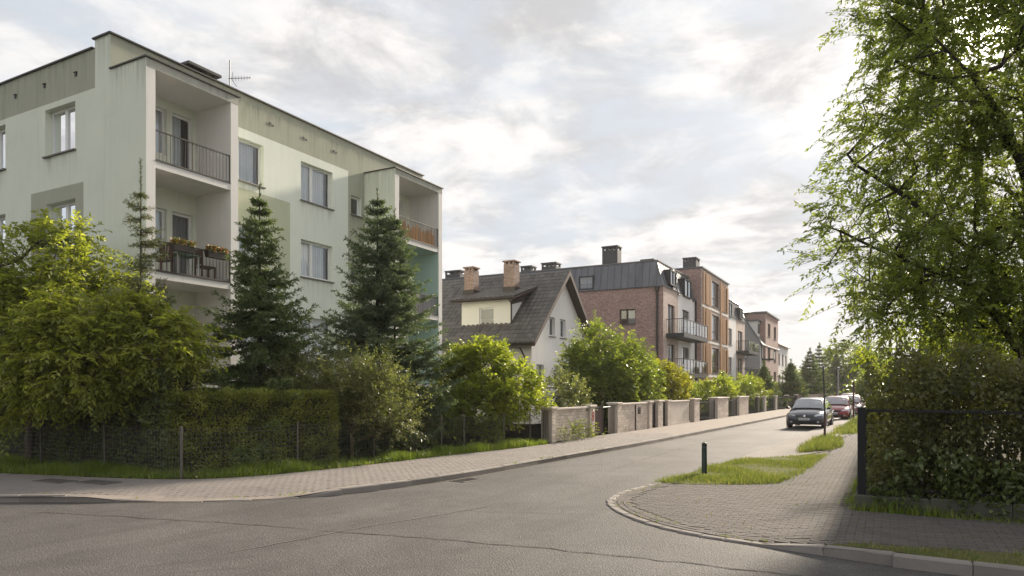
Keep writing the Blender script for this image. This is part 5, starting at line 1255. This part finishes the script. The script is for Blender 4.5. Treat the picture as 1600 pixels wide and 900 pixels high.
# ------------------------------------------------------------------ grass, weeds
gh_ = lambda x, y: .085
GL = [p for p in LGs if -13.5 < p[0] < 1.3]
strip_l = GL+[(1.2, 24.0), (.6, 23.5), (-.27, 22.6), (-2.05, 20.6), (-3.68, 18.9), (-5.1, 16.9), (-6.9, 14.95), (-9.4, 16.2), (-13.5, 18.3)]
grass('grass', strip_l, 80000, .05, .30, 'grass', gh_, 'bright green grass strip between the pavement and the wire fence', .006, 1.3, .03)
grass('grass', G1, 34000, .04, .13, 'grass_dry', lambda x, y: zr(x, y)-.002, 'trimmed grass patch around the dark bollard', .005, .9, .07)
grass('grass', G2, 6500, .07, .28, 'grass_dry', lambda x, y: zr(x, y)-.002, 'tufted grass patch at the foot of the thin post', .008, .9, .06)
grass('grass', G3, 12000, .07, .32, 'grass_dry', lambda x, y: zr(x, y)-.002, 'long grass verge between the parked cars and the footpath', .010, .6, .1)
grass('grass', G4, 5200, .02, .085, 'grass_dry', lambda x, y: zr(x, y)-.004, 'worn grass strip behind the kerb in the right foreground', .004, 2.2, .02)
pl_front = [hf_(-.15, .26), hf_(-.15, .02), hf_(9, .02), hf_(9, .36), hf_(2.5, .42), hf_(1.0, .30)]
grass('grass', pl_front, 6500, .05, .20, 'grass', lambda x, y: zr(x, y)-.004, 'grass and weeds along the plinth under the right hedge', .005, 1.6, .03)
side_strip = [hs(0, -.05), hs(.2, -.28), hs(3, -.38), hs(9, -.25), hs(9, .05), hs(0, .05)]
grass('grass', side_strip, 2600, .04, .20, 'grass', lambda x, y: zr(x, y)-.004, 'grass tufts at the side of the right hedge beside the footpath', .005, 1.6, .03)
for nm, poly, m_ in (('verge', G1, 'soil_grass'), ('verge', G2, 'soil_grass'), ('verge', G3, 'soil_grass'), ('verge', G4, 'soil_grass')):
    q = MB(); q.poly([(x, y, zr(x, y)+.006) for x, y in poly]); q.build(nm, m_, pav_r)
sg = sheet('verge_left', strip_l, .082, 'soil_grass', gl)
kl = resample([(p[0]+.0, p[1]+.16) for p in LE if -9 < p[0] and p[1] < 22], .05)
P = [(x+rp.gauss(0, .03), y+rp.gauss(0, .03)) for x, y, a, b in kl if noise.noise(Vector((x*1.7, y*1.7, 8))) > .18]
n = len(P)*3; PP = np.repeat(np.array([(x, y, zl(x, y)) for x, y in P]), 3, 0); az = rng.uniform(0, 6.28, n)
o = leaf_object('kerb_weeds', PP, np.stack([np.cos(az)*.5, np.sin(az)*.5, np.ones(n)*.8], 1), rng.normal(size=(n, 3)), .05*(.5+rng.random(n)), .010, 'grass'); tag(o, 'small weeds growing in the joint along the left kerb', 'weeds', kind='stuff')
kr = resample([p for p in RE if 8.7 < p[1] < 18.5], .04)
P = [(x+b*(.13+.105*rp.randint(0, 3))+rp.gauss(0, .02), y-a*(.13)+rp.gauss(0, .02)) for x, y, a, b in kr if noise.noise(Vector((x*1.9, y*1.9, 5))) > .12]
for k in range(260):
    x, y = rp.uniform(2, 8), rp.uniform(8, 17)
    if ok_right((x, y)) and noise.noise(Vector((x*1.1, y*1.1, 2))) > .1: P.append((x, y))
n = len(P)*3; PP = np.repeat(np.array([(x, y, zr(x, y)) for x, y in P]), 3, 0); az = rng.uniform(0, 6.28, n)
o = leaf_object('joint_weeds', PP, np.stack([np.cos(az)*.6, np.sin(az)*.6, np.ones(n)*.6], 1), rng.normal(size=(n, 3)), .035*(.5+rng.random(n)), .010, 'grass_dry'); tag(o, 'tiny weeds growing in the joints of the rounded paving', 'weeds', kind='stuff')
def litter(name, poly, n, hf, label, m_='leaf_litter', s=.035):
    xs = [p[0] for p in poly]; ys = [p[1] for p in poly]; P = np.stack([rng.uniform(min(xs), max(xs), n*4), rng.uniform(min(ys), max(ys), n*4)], 1); P = P[in_poly(P, poly)][:n]
    Z = np.array([hf(*p) for p in P]); az = rng.uniform(0, 6.28, len(P)); D = np.stack([np.cos(az), np.sin(az), rng.normal(size=len(P))*.15], 1)
    return tag(leaf_object(name, np.concatenate([P, Z[:, None]+.012], 1), D, np.array([[0, 0, 1.]])+rng.normal(size=(len(P), 3))*.3, s*(.5+rng.random(len(P))), s*.55, m_), label, 'leaves', kind='stuff')
litter('fallen_leaves', [(-13, 17.6), (-13, 15.9), (-10.3, 15.2), (-8.4, 14.6), (-8.4, 15.2), (-10.4, 16.2)], 900, lambda x, y: .10, 'brown fallen leaves along the shaded fence foot at the left edge')
litter('fallen_leaves', [(3.3, 9.2), (6, 7.9), (9, 6.3), (9, 8.0), (5.5, 10.4), (3.3, 11)], 260, lambda x, y: zr(x, y)+.002, 'scattered fallen leaves on the paving in front of the right hedge', s=.028)
def weed(x, y, z, h, n, label, m_='weed', L=.085, W_=.034, name='weed', spread=.12, grp='weeds along the fence'):
    t = thing(name, label, 'weed', (x, y, z), 0, grp); E0 = []; E1 = []; P = []; D = []; N = []
    for s in range(n):
        b = np.array([rp.gauss(0, spread), rp.gauss(0, spread), 0]); lean = np.array([rp.gauss(0, .15), rp.gauss(0, .15), 0]); hh = h*rp.uniform(.6, 1.1); m = 7
        pts = [b+lean*hh*(k/m)**2+np.array([0, 0, hh*k/m]) for k in range(m+1)]
        for a, c in zip(pts, pts[1:]): E0.append(a); E1.append(c)
        for k in range(int(hh/.035)):
            f = rp.random(); p = b+lean*hh*f*f+np.array([0, 0, hh*f]); az = rp.uniform(0, 6.28); P.append(p); D.append((math.cos(az), math.sin(az), rp.uniform(-.2, .7))); N.append((rp.gauss(0, .4), rp.gauss(0, .4), 1))
    E0, E1 = np.array(E0), np.array(E1); tube_edges('stalk', E0, E1, np.full(len(E0), .004), np.full(len(E0), .003), 'twig_olive', t, 3)
    k = len(P); leaf_object('leaves', np.array(P), np.array(D), np.array(N), L*(.6+.7*rng.random(k)), W_*(.6+.7*rng.random(k)), m_, t)
for k, (x, y, h, n, lab) in enumerate(((-6.15, 14.95, .62, 5, 'pale topped weed just right of the wooden corner fence post'), (-5.75, 15.35, .66, 5, 'tall pale weed in front of the clipped hedge'), (-5.35, 15.75, .5, 4, 'shorter pale weed near the second fence post'), (-4.9, 16.2, .55, 4, 'pale weed just right of the second fence post'), (-6.55, 14.62, .4, 4, 'low weed at the foot of the corner fence post'), (-3.3, 18.35, .45, 4, 'weed beside the third fence post of the grass strip'), (-2.4, 19.5, .38, 4, 'small weed midway along the grass strip'), (-.6, 21.6, .5, 5, 'weed in the grass strip near the overgrown wall'))):
    weed(x, y, .09, h, n, lab)
for k, (t_, off, h, n, lab) in enumerate(((.5, .28, .62, 7, 'leafy weed at the left end of the overgrown wall'), (1.35, .3, .9, 9, 'tallest leafy weed against the middle of the overgrown wall'), (2.2, .3, .8, 9, 'dense leafy weed against the overgrown wall near the number'), (3.1, .32, .55, 9, 'low bright weed at the foot of the number pier'))):
    x, y = fl(t_, off); weed(x, y, .09, h, n, lab, 'leaf_mid' if k != 3 else 'leaf_bright', .11, .06, spread=.16, grp='weeds against the overgrown wall')
x, y = fl(6.7, .2); weed(x, y, .1, .25, 5, 'small weed at the foot of the letter box wall', 'weed', .06, .03, grp='weeds against the overgrown wall')

q = MB(); q.chamf(-.34, -.2, -.05, .34, .2, .012, .006); t = thing('gully_grate', 'dark iron gully grate in the road against the left kerb', 'drain', (-.98, 15.02, .0), math.atan2(.80, .6)); q.build('frame', 'iron_cover', t)
for k in range(7): bx('bar', 'crack_dark', t, -.29+k*.085, -.15, .0125, -.25+k*.085, .15, .018)
# ------------------------------------------------------------------ posts and bollard
q = MB(); q.lathe([(.060, -.1), (.060, .60), (.055, .605), (.055, .63), (.060, .635), (.060, .66), (.052, .695), (.03, .715), (0, .72)], 16); t = thing('bollard', 'dark green bollard with rounded cap in the trimmed grass patch', 'bollard', (4.42, 15.95, .03)); q.build('shaft', 'green_post', t, True)
q = MB(); q.lathe([(.0605, .615), (.062, .62), (.0605, .628)], 16); q.build('band', 'pole_grey', t, True)
t = thing('sign_post', 'thin dark post standing in the tufted grass before the dark car', 'post', (11.65, 25.85, .02)); q = MB(); q.tube([(0, 0, -.2), (.0, 0, 1.05), (.0, 0, 1.07)], .042, 8); q.build('lower_tube', 'rust_metal', t); q = MB(); q.tube([(0, 0, 1.07), (-.06, 0, 2.78)], .030, 8); q.build('upper_tube', 'metal_dark', t); q = MB(); q.lathe([(0, .04), (.035, .02), (.035, 0)], 8, 'z', (-.06, 0, 2.77)); q.build('cap', 'metal_dark', t)
t = thing('sign_post', 'short dark post in the long grass before the maroon car', 'post', (18.7, 38, .02)); q = MB(); q.tube([(0, 0, -.2), (0, 0, 2.3), (0, 0, 2.32)], [.05, .05, .03], 8); q.build('tube', 'rust_metal', t); bx('plate', 'pole_grey', t, -.06, -.02, 1.75, .06, .02, 2.25)
t = thing('lamp_post', 'tall grey lamp post behind the corner of the right hedge', 'lamp post', (20.55, 40, .02)); q = MB(); q.tube([(0, 0, -.2), (0, 0, .9), (0, 0, .95), (0, 0, 7.0)], [.11, .11, .085, .055], 10); q.build('pole', 'pole_grey', t, True)
q = MB(); q.tube([(0, 0, 6.95), (-.25, 0, 7.2), (-.7, 0, 7.3)], .03, 6); q.build('arm', 'pole_grey', t); q = MB(); q.loft([[(-.65, -.06, 7.27), (-.65, .06, 7.27), (-.65, .06, 7.36), (-.65, -.06, 7.36)], [(-1.0, -.12, 7.27), (-1.0, .12, 7.27), (-1.0, .12, 7.40), (-1.0, -.12, 7.40)], [(-1.25, -.07, 7.29), (-1.25, .07, 7.29), (-1.25, .07, 7.35), (-1.25, -.07, 7.35)]]); q.build('lamp_head', 'pole_grey', t)
t = thing('lamp_post', 'slim pale post standing in front of the far spruces', 'lamp post', (28.2, 60, .02)); q = MB(); q.tube([(0, 0, -.2), (0, 0, 3.6)], [.09, .06], 8); q.build('pole', 'plaster_grey', t); q = MB(); q.lathe([(0, 3.78), (.12, 3.74), (.15, 3.62), (.06, 3.58)], 10); q.build('lamp_head', 'pole_grey', t)
t = thing('utility_pole', 'dark utility pole with a crossarm above the right hedge', 'pole', (24.5, 45, .02)); q = MB(); q.tube([(0, 0, -.2), (0, 0, 5.0)], [.11, .08], 8); q.build('pole', 'bark_dark', t); bx('crossarm', 'bark_dark', t, -.85, -.05, 4.45, .75, .05, 4.57)
for x in (-.75, -.4, .4, .65):
    q = MB(); q.lathe([(.03, 4.57), (.05, 4.63), (.03, 4.70), (0, 4.72)], 8, 'z', (x, 0, 0)); q.build('insulator', 'pole_grey', t)

# ------------------------------------------------------------------ cars
def wheel_parts(parent, x, y, s):
    q = MB(); q.lathe([(.20, .09*s), (.285, .10*s), (.315, .07*s), (.318, -.07*s), (.285, -.10*s), (.20, -.09*s)], 20, 'y', (x, y, .318)); w_ = q.build('wheel', 'rubber', parent, True)
    q = MB(); q.lathe([(0, .06*s), (.05, .07*s), (.19, .06*s), (.205, .092*s)], 20, 'y', (x, y, .318)); q.build('rim', 'rim', w_, True)
    for k in range(5):
        a = k*2*math.pi/5; q = MB(); q.tube([(x+.05*math.cos(a), y+.08*s, .318+.05*math.sin(a)), (x+.195*math.cos(a), y+.085*s, .318+.195*math.sin(a))], .022, 5); q.build('spoke', 'rim', w_)
def make_car(label, paint, loc, heading, z=.02, plate=True):
    """hatchback; local +x is forward"""
    t = thing('parked_car', label, 'car', (loc[0], loc[1], z), heading, 'cars along the right side of the street')
    def sec(x, w_, zb, zs, zc):   # closed section: floor, sill, waist, shoulder, centre line
        h = [(0, zb), (w_*.80, zb), (w_*.95, zb+.06), (w_, zb+.22), (w_*1.0, (zb+zs)/2+.05), (w_*.985, zs-.07), (w_*.90, zs), (w_*.45, zc-.008), (0, zc)]
        return [(x, y, z_) for y, z_ in h]+[(x, -y, z_) for y, z_ in h[-2:0:-1]]
    st = [(-2.08, .70, .36, .78, .80), (-2.02, .80, .28, .90, .92), (-1.75, .855, .22, .95, .97), (-1.0, .872, .19, .95, .97), (0, .875, .19, .945, .96), (.75, .874, .19, .93, .96), (1.10, .87, .20, .89, .945), (1.55, .855, .21, .80, .865), (1.85, .82, .22, .71, .775), (2.0, .75, .24, .62, .67), (2.08, .60, .30, .52, .55)]
    q = MB(); q.loft([sec(*s) for s in st]); body = q.build('body', paint, t, True)
    sub = body.modifiers.new('smooth', 'SUBSURF'); sub.levels = 1; sub.render_levels = 1
    def gsec(x, w0, z0, w1, z1): return [(x, w0, z0), (x, w1, z1-.05), (x, w1*.80, z1), (x, 0, z1+.022), (x, -w1*.80, z1), (x, -w1, z1-.05), (x, -w0, z0)]
    cab = [gsec(-1.95, .74, .88, .70, .98), gsec(-1.55, .80, .90, .62, 1.33), gsec(-1.15, .82, .90, .61, 1.43), gsec(-.3, .83, .90, .62, 1.465), (gsec(.25, .83, .90, .62, 1.43)), gsec(.42, .83, .90, .63, 1.37), gsec(1.13, .80, .86, .76, .945)]
    q = MB(); q.loft(cab, False, False); q.build('cabin', paint, t, True)
    # glazing set a few millimetres proud of the cabin shell
    def pane(pts, nm='side_window', m_='plastic_black', off=0, gm='glass_car'):
        q = MB(); q.poly(pts); o = q.build(nm, 'glass_car', t); return o
    ws = MB(); rows_ = []
    for f in np.linspace(0, 1, 6):
        x = 1.11+(.43-1.11)*f; hw = .71+(.575-.71)*f; z_ = .965+(1.385-.965)*f
        rows_.append([(x+.016+.05*(1-(y/hw)**2)*.35, y, z_+.018+.015*(1-(y/hw)**2)) for y in np.linspace(-hw, hw, 9)])
    ws.loft(rows_, False, False); w_ = ws.build('windscreen', 'glass_car', t, True)
    q = MB(); q.loft([[(p[0]-.05, p[1]*.98, p[2]-.05) for p in r] for r in rows_], False, False); q.build('dashboard_shade', 'plastic_black', w_)
    bk = MB(); bk.poly([(-1.97, -.62, 1.0), (-1.97, .62, 1.0), (-1.62, .52, 1.31), (-1.62, -.52, 1.31)]); bk.build('rear_window', 'glass_car', t)
    for s in (1, -1):
        for xs in (((1.0, .965), (.42, 1.32), (-.02, 1.385), (-.02, .965)), ((-.10, .965), (-.10, 1.388), (-.95, 1.36), (-1.02, .965)), ((-1.10, .965), (-1.04, 1.345), (-1.32, 1.26), (-1.6, 1.0))):
            q = MB(); q.poly([(x, s*(.835-(z_-.90)*.40+.012), z_) for x, z_ in xs]); q.build('side_window', 'glass_car', t)
        for x in (1.30, -1.28):
            q = MB(); q.lathe([(.34, .0), (.385, .004), (.40, -.02)], 20, 'y', (x, s*.872, .34)); q.build('wheel_arch', 'plastic_black', t)
            wheel_parts(t, x, s*.775, s)
        q = MB(); q.loft([[(.92, s*.86, .93), (.92, s*.86, .99), (.78, s*.86, .99), (.78, s*.86, .93)], [(.95, s*.93, .92), (.95, s*.93, 1.05), (.80, s*.93, 1.05), (.80, s*.93, .92)], [(.92, s*1.02, .93), (.92, s*1.02, 1.04), (.82, s*1.02, 1.04), (.82, s*1.02, .93)]]); q.build('mirror', 'plastic_black', t)
        hl = MB(); hl.loft([[(1.99, s*.46, .60), (1.985, s*.46, .685)], [(1.955, s*.60, .60), (1.93, s*.60, .72)], [(1.87, s*.72, .60), (1.82, s*.72, .74)], [(1.72, s*.82, .63), (1.66, s*.815, .745)]], False, False)
        hl = MB(); pr = [(2.005, .44, .575, .660), (1.985, .55, .565, .705), (1.92, .68, .575, .735), (1.80, .80, .61, .75), (1.66, .845, .66, .755)]
        hl.loft([[(x+.022, s*(y+.008), a), (x-.015, s*(y+.008), b)] for x, y, a, b in pr], False, False); h_ = hl.build('headlight', 'lamp_lens', t, True)
        q = MB(); q.lathe([(0, 0), (.05, -.01), (.058, -.02)], 10, 'y', (0, 0, 0)); 
        q = MB(); q.box(2.02, s*.60-.05, .30, 2.05, s*.60+.05, .38); q.build('fog_light', 'lamp_lens', t)
        q = MB(); q.box(-2.08, s*.62-.12, .72, -2.02, s*.62+.12, .86); q.build('tail_light', 'red_paint', t)
    q = MB(); q.loft([[(2.085-.10*abs(y)**1.5, y, .565), (2.055-.10*abs(y)**1.5, y, .655)] for y in np.linspace(-.40, .40, 9)], False, False); g_ = q.build('grille', 'plastic_black', t)
    for k in range(2): bx('grille_bar', 'chrome', g_, 2.06, -.36, .592+k*.03, 2.082, .36, .598+k*.03)
    q = MB(); q.lathe([(0, .012), (.045, .008), (.055, 0)], 12, 'z'); e_ = q.build('emblem', 'chrome', t); e_.location = (2.085, 0, .625); e_.rotation_euler = (0, R(80), 0)
    q = MB(); q.loft([[(2.11-.16*abs(y)**1.7, y, .29), (2.115-.16*abs(y)**1.7, y, .40)] for y in np.linspace(-.50, .50, 9)], False, False); q.build('lower_intake', 'plastic_black', t)
    pl_ = bx('number_plate', 'plate_white', t, 2.10, -.26, .42, 2.125, .26, .53); bx('plate_band', 'plate_blue', pl_, 2.126, .22, .425, 2.128, .255, .525)
    for k in range(6): bx('plate_mark', 'plastic_black', pl_, 2.126, -.22+k*.068+(.02 if k > 1 else 0), .445, 2.128, -.185+k*.068+(.02 if k > 1 else 0), .505)
    q = MB(); q.box(-2.0, -.80, .20, 1.9, .80, .26); q.build('underbody', 'plastic_black', t)
    for s in (1, -1):
        q = MB(); q.tube([(1.12, s*.25, .965), (1.05, s*.02-.15, .985)], .008, 4); q.build('wiper', 'plastic_black', t)
    return t
HD = math.atan2(-US[1], -US[0])
make_car('dark navy hatchback nearest of the parked cars facing us', 'paint_navy', (15.15, 35.2), HD)
make_car('red hatchback parked directly behind the dark navy one', 'paint_red', (20.15, 43.0), HD)
make_car('maroon hatchback third in the row of parked cars', 'paint_maroon', (24.0, 49.3), HD)
make_car('dark red car far down the street behind the row', 'paint_wine', (32.6, 67.2), HD)

# ------------------------------------------------------------------ right: plinth, metal fence, hedge, maple
RH = -R(28.41)
pt_ = thing('stone_plinth', 'low mossy stone plinth under the right hedge', 'wall', (HC[0], HC[1], .12), RH)
for k in range(9):
    q = MB(); q.chamf(k*1.0+.004-.10, -.09, -.15, k*1.0+.996-.10, .12, .24+rp.uniform(-.01, .01), .02); q.build('plinth_stone', 'stone_plinth', pt_)
for k in range(16):
    q = MB(); q.chamf(-.09, .13+k*1.0, -.2, .10, 1.12+k*1.0, .22, .02); q.build('plinth_stone', 'stone_plinth', pt_)
mf = thing('metal_fence', 'black metal fence with a stout corner post in front of the right hedge', 'fence', (HC[0], HC[1], .36), RH)
bx('corner_post', 'metal_black', mf, -.06, -.05, -.02, .055, .065, 1.34)
for k in range(1, 5): bx('post', 'metal_black', mf, k*2.2-.025, -.02, -.02, k*2.2+.025, .03, 1.3)
for k in range(1, 8): bx('post', 'metal_black', mf, -.025, k*2.2-.025, -.02, .025, k*2.2+.025, 1.3)
bx('top_rail', 'metal_black', mf, .056, -.015, 1.27, 8.9, .015, 1.31); bx('top_rail', 'metal_black', mf, -.015, .066, 1.27, .015, 15.5, 1.31)
bx('low_rail', 'metal_black', mf, .056, -.012, .08, 8.9, .012, .11); bx('low_rail', 'metal_black', mf, -.012, .066, .08, .012, 15.5, .11)
E0 = []; E1 = []
for k in range(1, 130): E0.append((k*.068, 0, .1)); E1.append((k*.068, 0, 1.28))
for k in range(1, 12): E0.append((.05, 0, .1+k*.1)); E1.append((8.9, 0, .1+k*.1))
for k in range(1, 150): E0.append((0, k*.1, .1)); E1.append((0, k*.1, 1.28))
tube_edges('wire_mesh', np.array(E0), np.array(E1), np.full(len(E0), .0022), np.full(len(E0), .0022), 'metal_black', mf, 3)['kind'] = 'stuff'
gh2 = thing('garden_hedge', 'tall dark straggly hedge behind the black metal fence on the right', 'hedge', (HC[0], HC[1], .12), RH)
def hedge_volume(n, bx0, L, Wd, lm, nm, thr, seed, tl=.0):
    u = rng.random((n, 3)); P = np.array(bx0[:3])+u*(np.array(bx0[3:])-np.array(bx0[:3]))
    nz = np.array([noise.noise(Vector((p[0]*2.0+seed, p[1]*2.0, p[2]*2.6)))+.5*noise.noise(Vector((p[0]*5+seed, p[1]*5, p[2]*5))) for p in P]); top = bx0[5]-bx0[2]
    rag = np.array([noise.noise(Vector((p[0]*.9+seed, p[1]*.9, 1.7)))+.7*noise.noise(Vector((p[0]*3.1, p[1]*3.1+seed, 4.2))) for p in P])
    edge = (P[:, 2]-bx0[2])/top; k = (nz > thr+np.clip(edge-.72, 0, 1)*3.0*rng.random(n)) & (edge < .86+.22*rag); P = P[k]; nz = nz[k]; m = len(P)
    D = rng.normal(size=(m, 3))+np.array([0, -.3, .35])
    return leaf_object(nm, P, D, rng.normal(size=(m, 3))+np.array([0, -.4, .6]), L*(.6+.8*rng.random(m)), Wd*(.6+.8*rng.random(m)), lm, gh2, np.clip(.45+nz*.5+rng.normal(size=m)*.2, 0, 1))
hedge_volume(80000, (.05, -.05, .25, 9.2, 1.35, 2.6), .085, .05, 'leaf_hedge_brown', 'foliage', -.22, 3)
hedge_volume(30000, (.06, .9, .2, 1.3, 16, 2.5), .085, .05, 'leaf_hedge_brown', 'foliage', -.10, 6)
hedge_volume(16000, (.1, -.16, .05, 9.0, .35, 1.15), .10, .068, 'leaf_dark', 'ivy', -.02, 9)
E0 = []; E1 = []; ra = []
for k in range(150):
    x, y = (rp.uniform(.1, 9), rp.uniform(.25, 1.15)) if k < 95 else (rp.uniform(.15, 1.1), rp.uniform(1, 15)); p = np.array([x, y, 0.0]); h = rp.uniform(1.7, 2.75); r = rp.uniform(.006, .02)
    for s in range(7):
        q_ = p+np.array([rp.gauss(0, .06), rp.gauss(0, .06), h/7]); E0.append(p); E1.append(q_); ra.append(r*(1-s/8)); p = q_
        if s > 2:
            for b in range(2): E0.append(q_); E1.append(q_+np.array([rp.gauss(0, .16), rp.gauss(0, .16), rp.uniform(.08, .3)])); ra.append(.004)
tube_edges('stem', np.array(E0), np.array(E1), np.array(ra), np.array(ra)*.85, 'bark_dark', gh2, 5)['kind'] = 'stuff'
tree('broadleaf_bush', 'sunlit green bush behind the right hedge under the maple', 'bush', (10.8, 16.2, .1), [(10.8, 16.2, .1), (10.8, 16.2, 1.2)], [((10.3, 15.6, 2.5), (2.2, 1.3, 1.1)), ((12.4, 16.8, 2.6), (2.4, 1.5, 1.3)), ((10.0, 15.0, 2.0), (.9, .8, .9))], 150, 9, .45, 9, .12, .07, 'leaf_bright', keep=above, droop=.15, shell=.4, r_max=.05, up=.3)

MT = (9.55, 12.75)
mp = thing('maple_tree', 'big leafy maple overhanging the right side of the picture', 'tree', (MT[0], MT[1], .1))
tr = [(0, 0, -.1), (.02, 0, .9), (-.02, .0, 1.8), (.0, .05, 2.6), (.02, .0, 3.6), (.0, -.05, 4.8), (-.05, 0, 6.0), (-.02, .1, 7.2), (.05, .1, 8.4), (.1, .1, 9.6), (.1, .1, 10.6)]
limbs = [[(-.05, -.05, 2.3), (-.45, -.25, 2.62), (-.9, -.4, 3.15), (-1.3, -.5, 3.55), (-1.9, -.6, 3.85), (-2.6, -.6, 4.1), (-3.3, -.7, 4.35), (-3.9, -.8, 4.6)], [(.02, 0, 3.5), (-.6, .2, 4.1), (-1.4, .3, 4.9), (-2.3, .3, 5.6), (-3.1, .3, 6.1)], [(0, -.05, 4.8), (-.5, -.5, 5.6), (-1.1, -.9, 6.4), (-1.9, -1.2, 7.1), (-2.6, -1.3, 7.7)], [(0, 0, 6.0), (-.5, .3, 6.9), (-1.1, .6, 7.8), (-1.7, .8, 8.8)], [(0, 0, 2.6), (-.5, .6, 3.1), (-1.3, 1.2, 3.5), (-2.2, 1.6, 3.7)], [(0, 0, 5.2), (.8, .4, 6), (1.7, .6, 6.9)], [(0, 0, 3.2), (.8, -.4, 3.9), (1.8, -.6, 4.6)]]
lobes = [((.3, 0, 6.8), (2.9, 3.0, 4.0)), ((-1.9, -.2, 5.3), (1.9, 1.7, 1.8)), ((-1.7, .0, 7.6), (1.6, 1.6, 2.2)), ((-1.9, -.3, 3.5), (1.6, 1.1, .65)), ((-2.6, -.5, 4.3), (1.5, 1.0, .75)), ((-1.3, -.2, 3.7), (1.7, 1.4, 1.0)), ((-1.2, .2, 9.8), (1.7, 1.8, 1.8)), ((-3.2, -.7, 4.6), (1.0, .7, .6)), ((.6, .3, 3.5), (1.8, 1.6, .9))]
T, d_ = sample_lobes(lobes, 600, .4)
nodes = list(tr); 
P = [np.array(p) for p in tr]; par = [i-1 for i in range(len(tr))]
def grow2(trunk, limbs, targets):
    """as grow(), with explicit main limbs joined to the trunk first"""
    pos = [np.array(p, float) for p in trunk]; par = [i-1 for i in range(len(trunk))]
    for lb in limbs:
        j = int(np.argmin([np.linalg.norm(p-np.array(lb[0])) for p in pos[:len(trunk)]])); prev = j
        for p in lb[1:]: pos.append(np.array(p, float)); par.append(prev); prev = len(pos)-1
    n0 = len(pos); arr = np.zeros((n0+len(targets)*24, 3)); arr[:n0] = pos; cnt = n0; tips = []
    order = np.argsort([np.min(np.linalg.norm(arr[:n0]-t, axis=1)) for t in targets])
    for k in order:
        Tk = targets[k]; dv = arr[:cnt]-Tk; dd = np.linalg.norm(dv, axis=1)+np.maximum(dv[:, 2], 0)*.7
        i = int(np.argmin(dd)); A = arr[i].copy(); L = np.linalg.norm(Tk-A); m = max(1, min(20, int(L/.35))); prev = i; side = rng.normal(size=3)*L*.08; side[2] += L*.05
        for s in range(1, m+1):
            f = s/m; arr[cnt] = A*(1-f)+Tk*f+side*math.sin(math.pi*f); par.append(prev); prev = cnt; cnt += 1
        tips.append(prev)
    w_ = np.zeros(cnt); 
    for k in tips: w_[k] += 1
    for i in range(cnt-1, 0, -1):
        if par[i] >= 0: w_[par[i]] += w_[i]
    return arr[:cnt], np.array(par), w_
Pn, par_, wn = grow2(tr, limbs, T)
wood('trunk', Pn, par_, wn, .0075, .21, 'bark_dark', mp, .5)
a = sprays(T, d_*np.array([1, 1, .5]), 8, .70, 18, .100, .042, .95, .05, .26, 50)
tube_edges('twig_mass', a[0], a[1], np.full(len(a[0]), .005), np.full(len(a[0]), .002), 'bark_dark', mp, 3)['kind'] = 'stuff'
leaf_object('crown', a[2], a[3], a[4], a[5], a[6], 'leaf_maple', mp, a[7])

# ------------------------------------------------------------------ thin warm air
q = MB(); q.box(-220, -20, -1.06, 220, 260, 18); hz = q.build('haze', 'metal_dark'); tag(hz, 'thin pale haze filling the street', 'haze', kind='stuff')
m_, t_ = new_mat('haze_air'); pv = t_.add('ShaderNodeVolumePrincipled', {'Color': (.95, .93, .90, 1), 'Density': HAZE, 'Anisotropy': .35}); t_.add('ShaderNodeOutputMaterial', {'Volume': pv.outputs[0]})
hz.data.materials.clear(); hz.data.materials.append(m_)
if HAZE <= 0: bpy.data.objects.remove(hz)
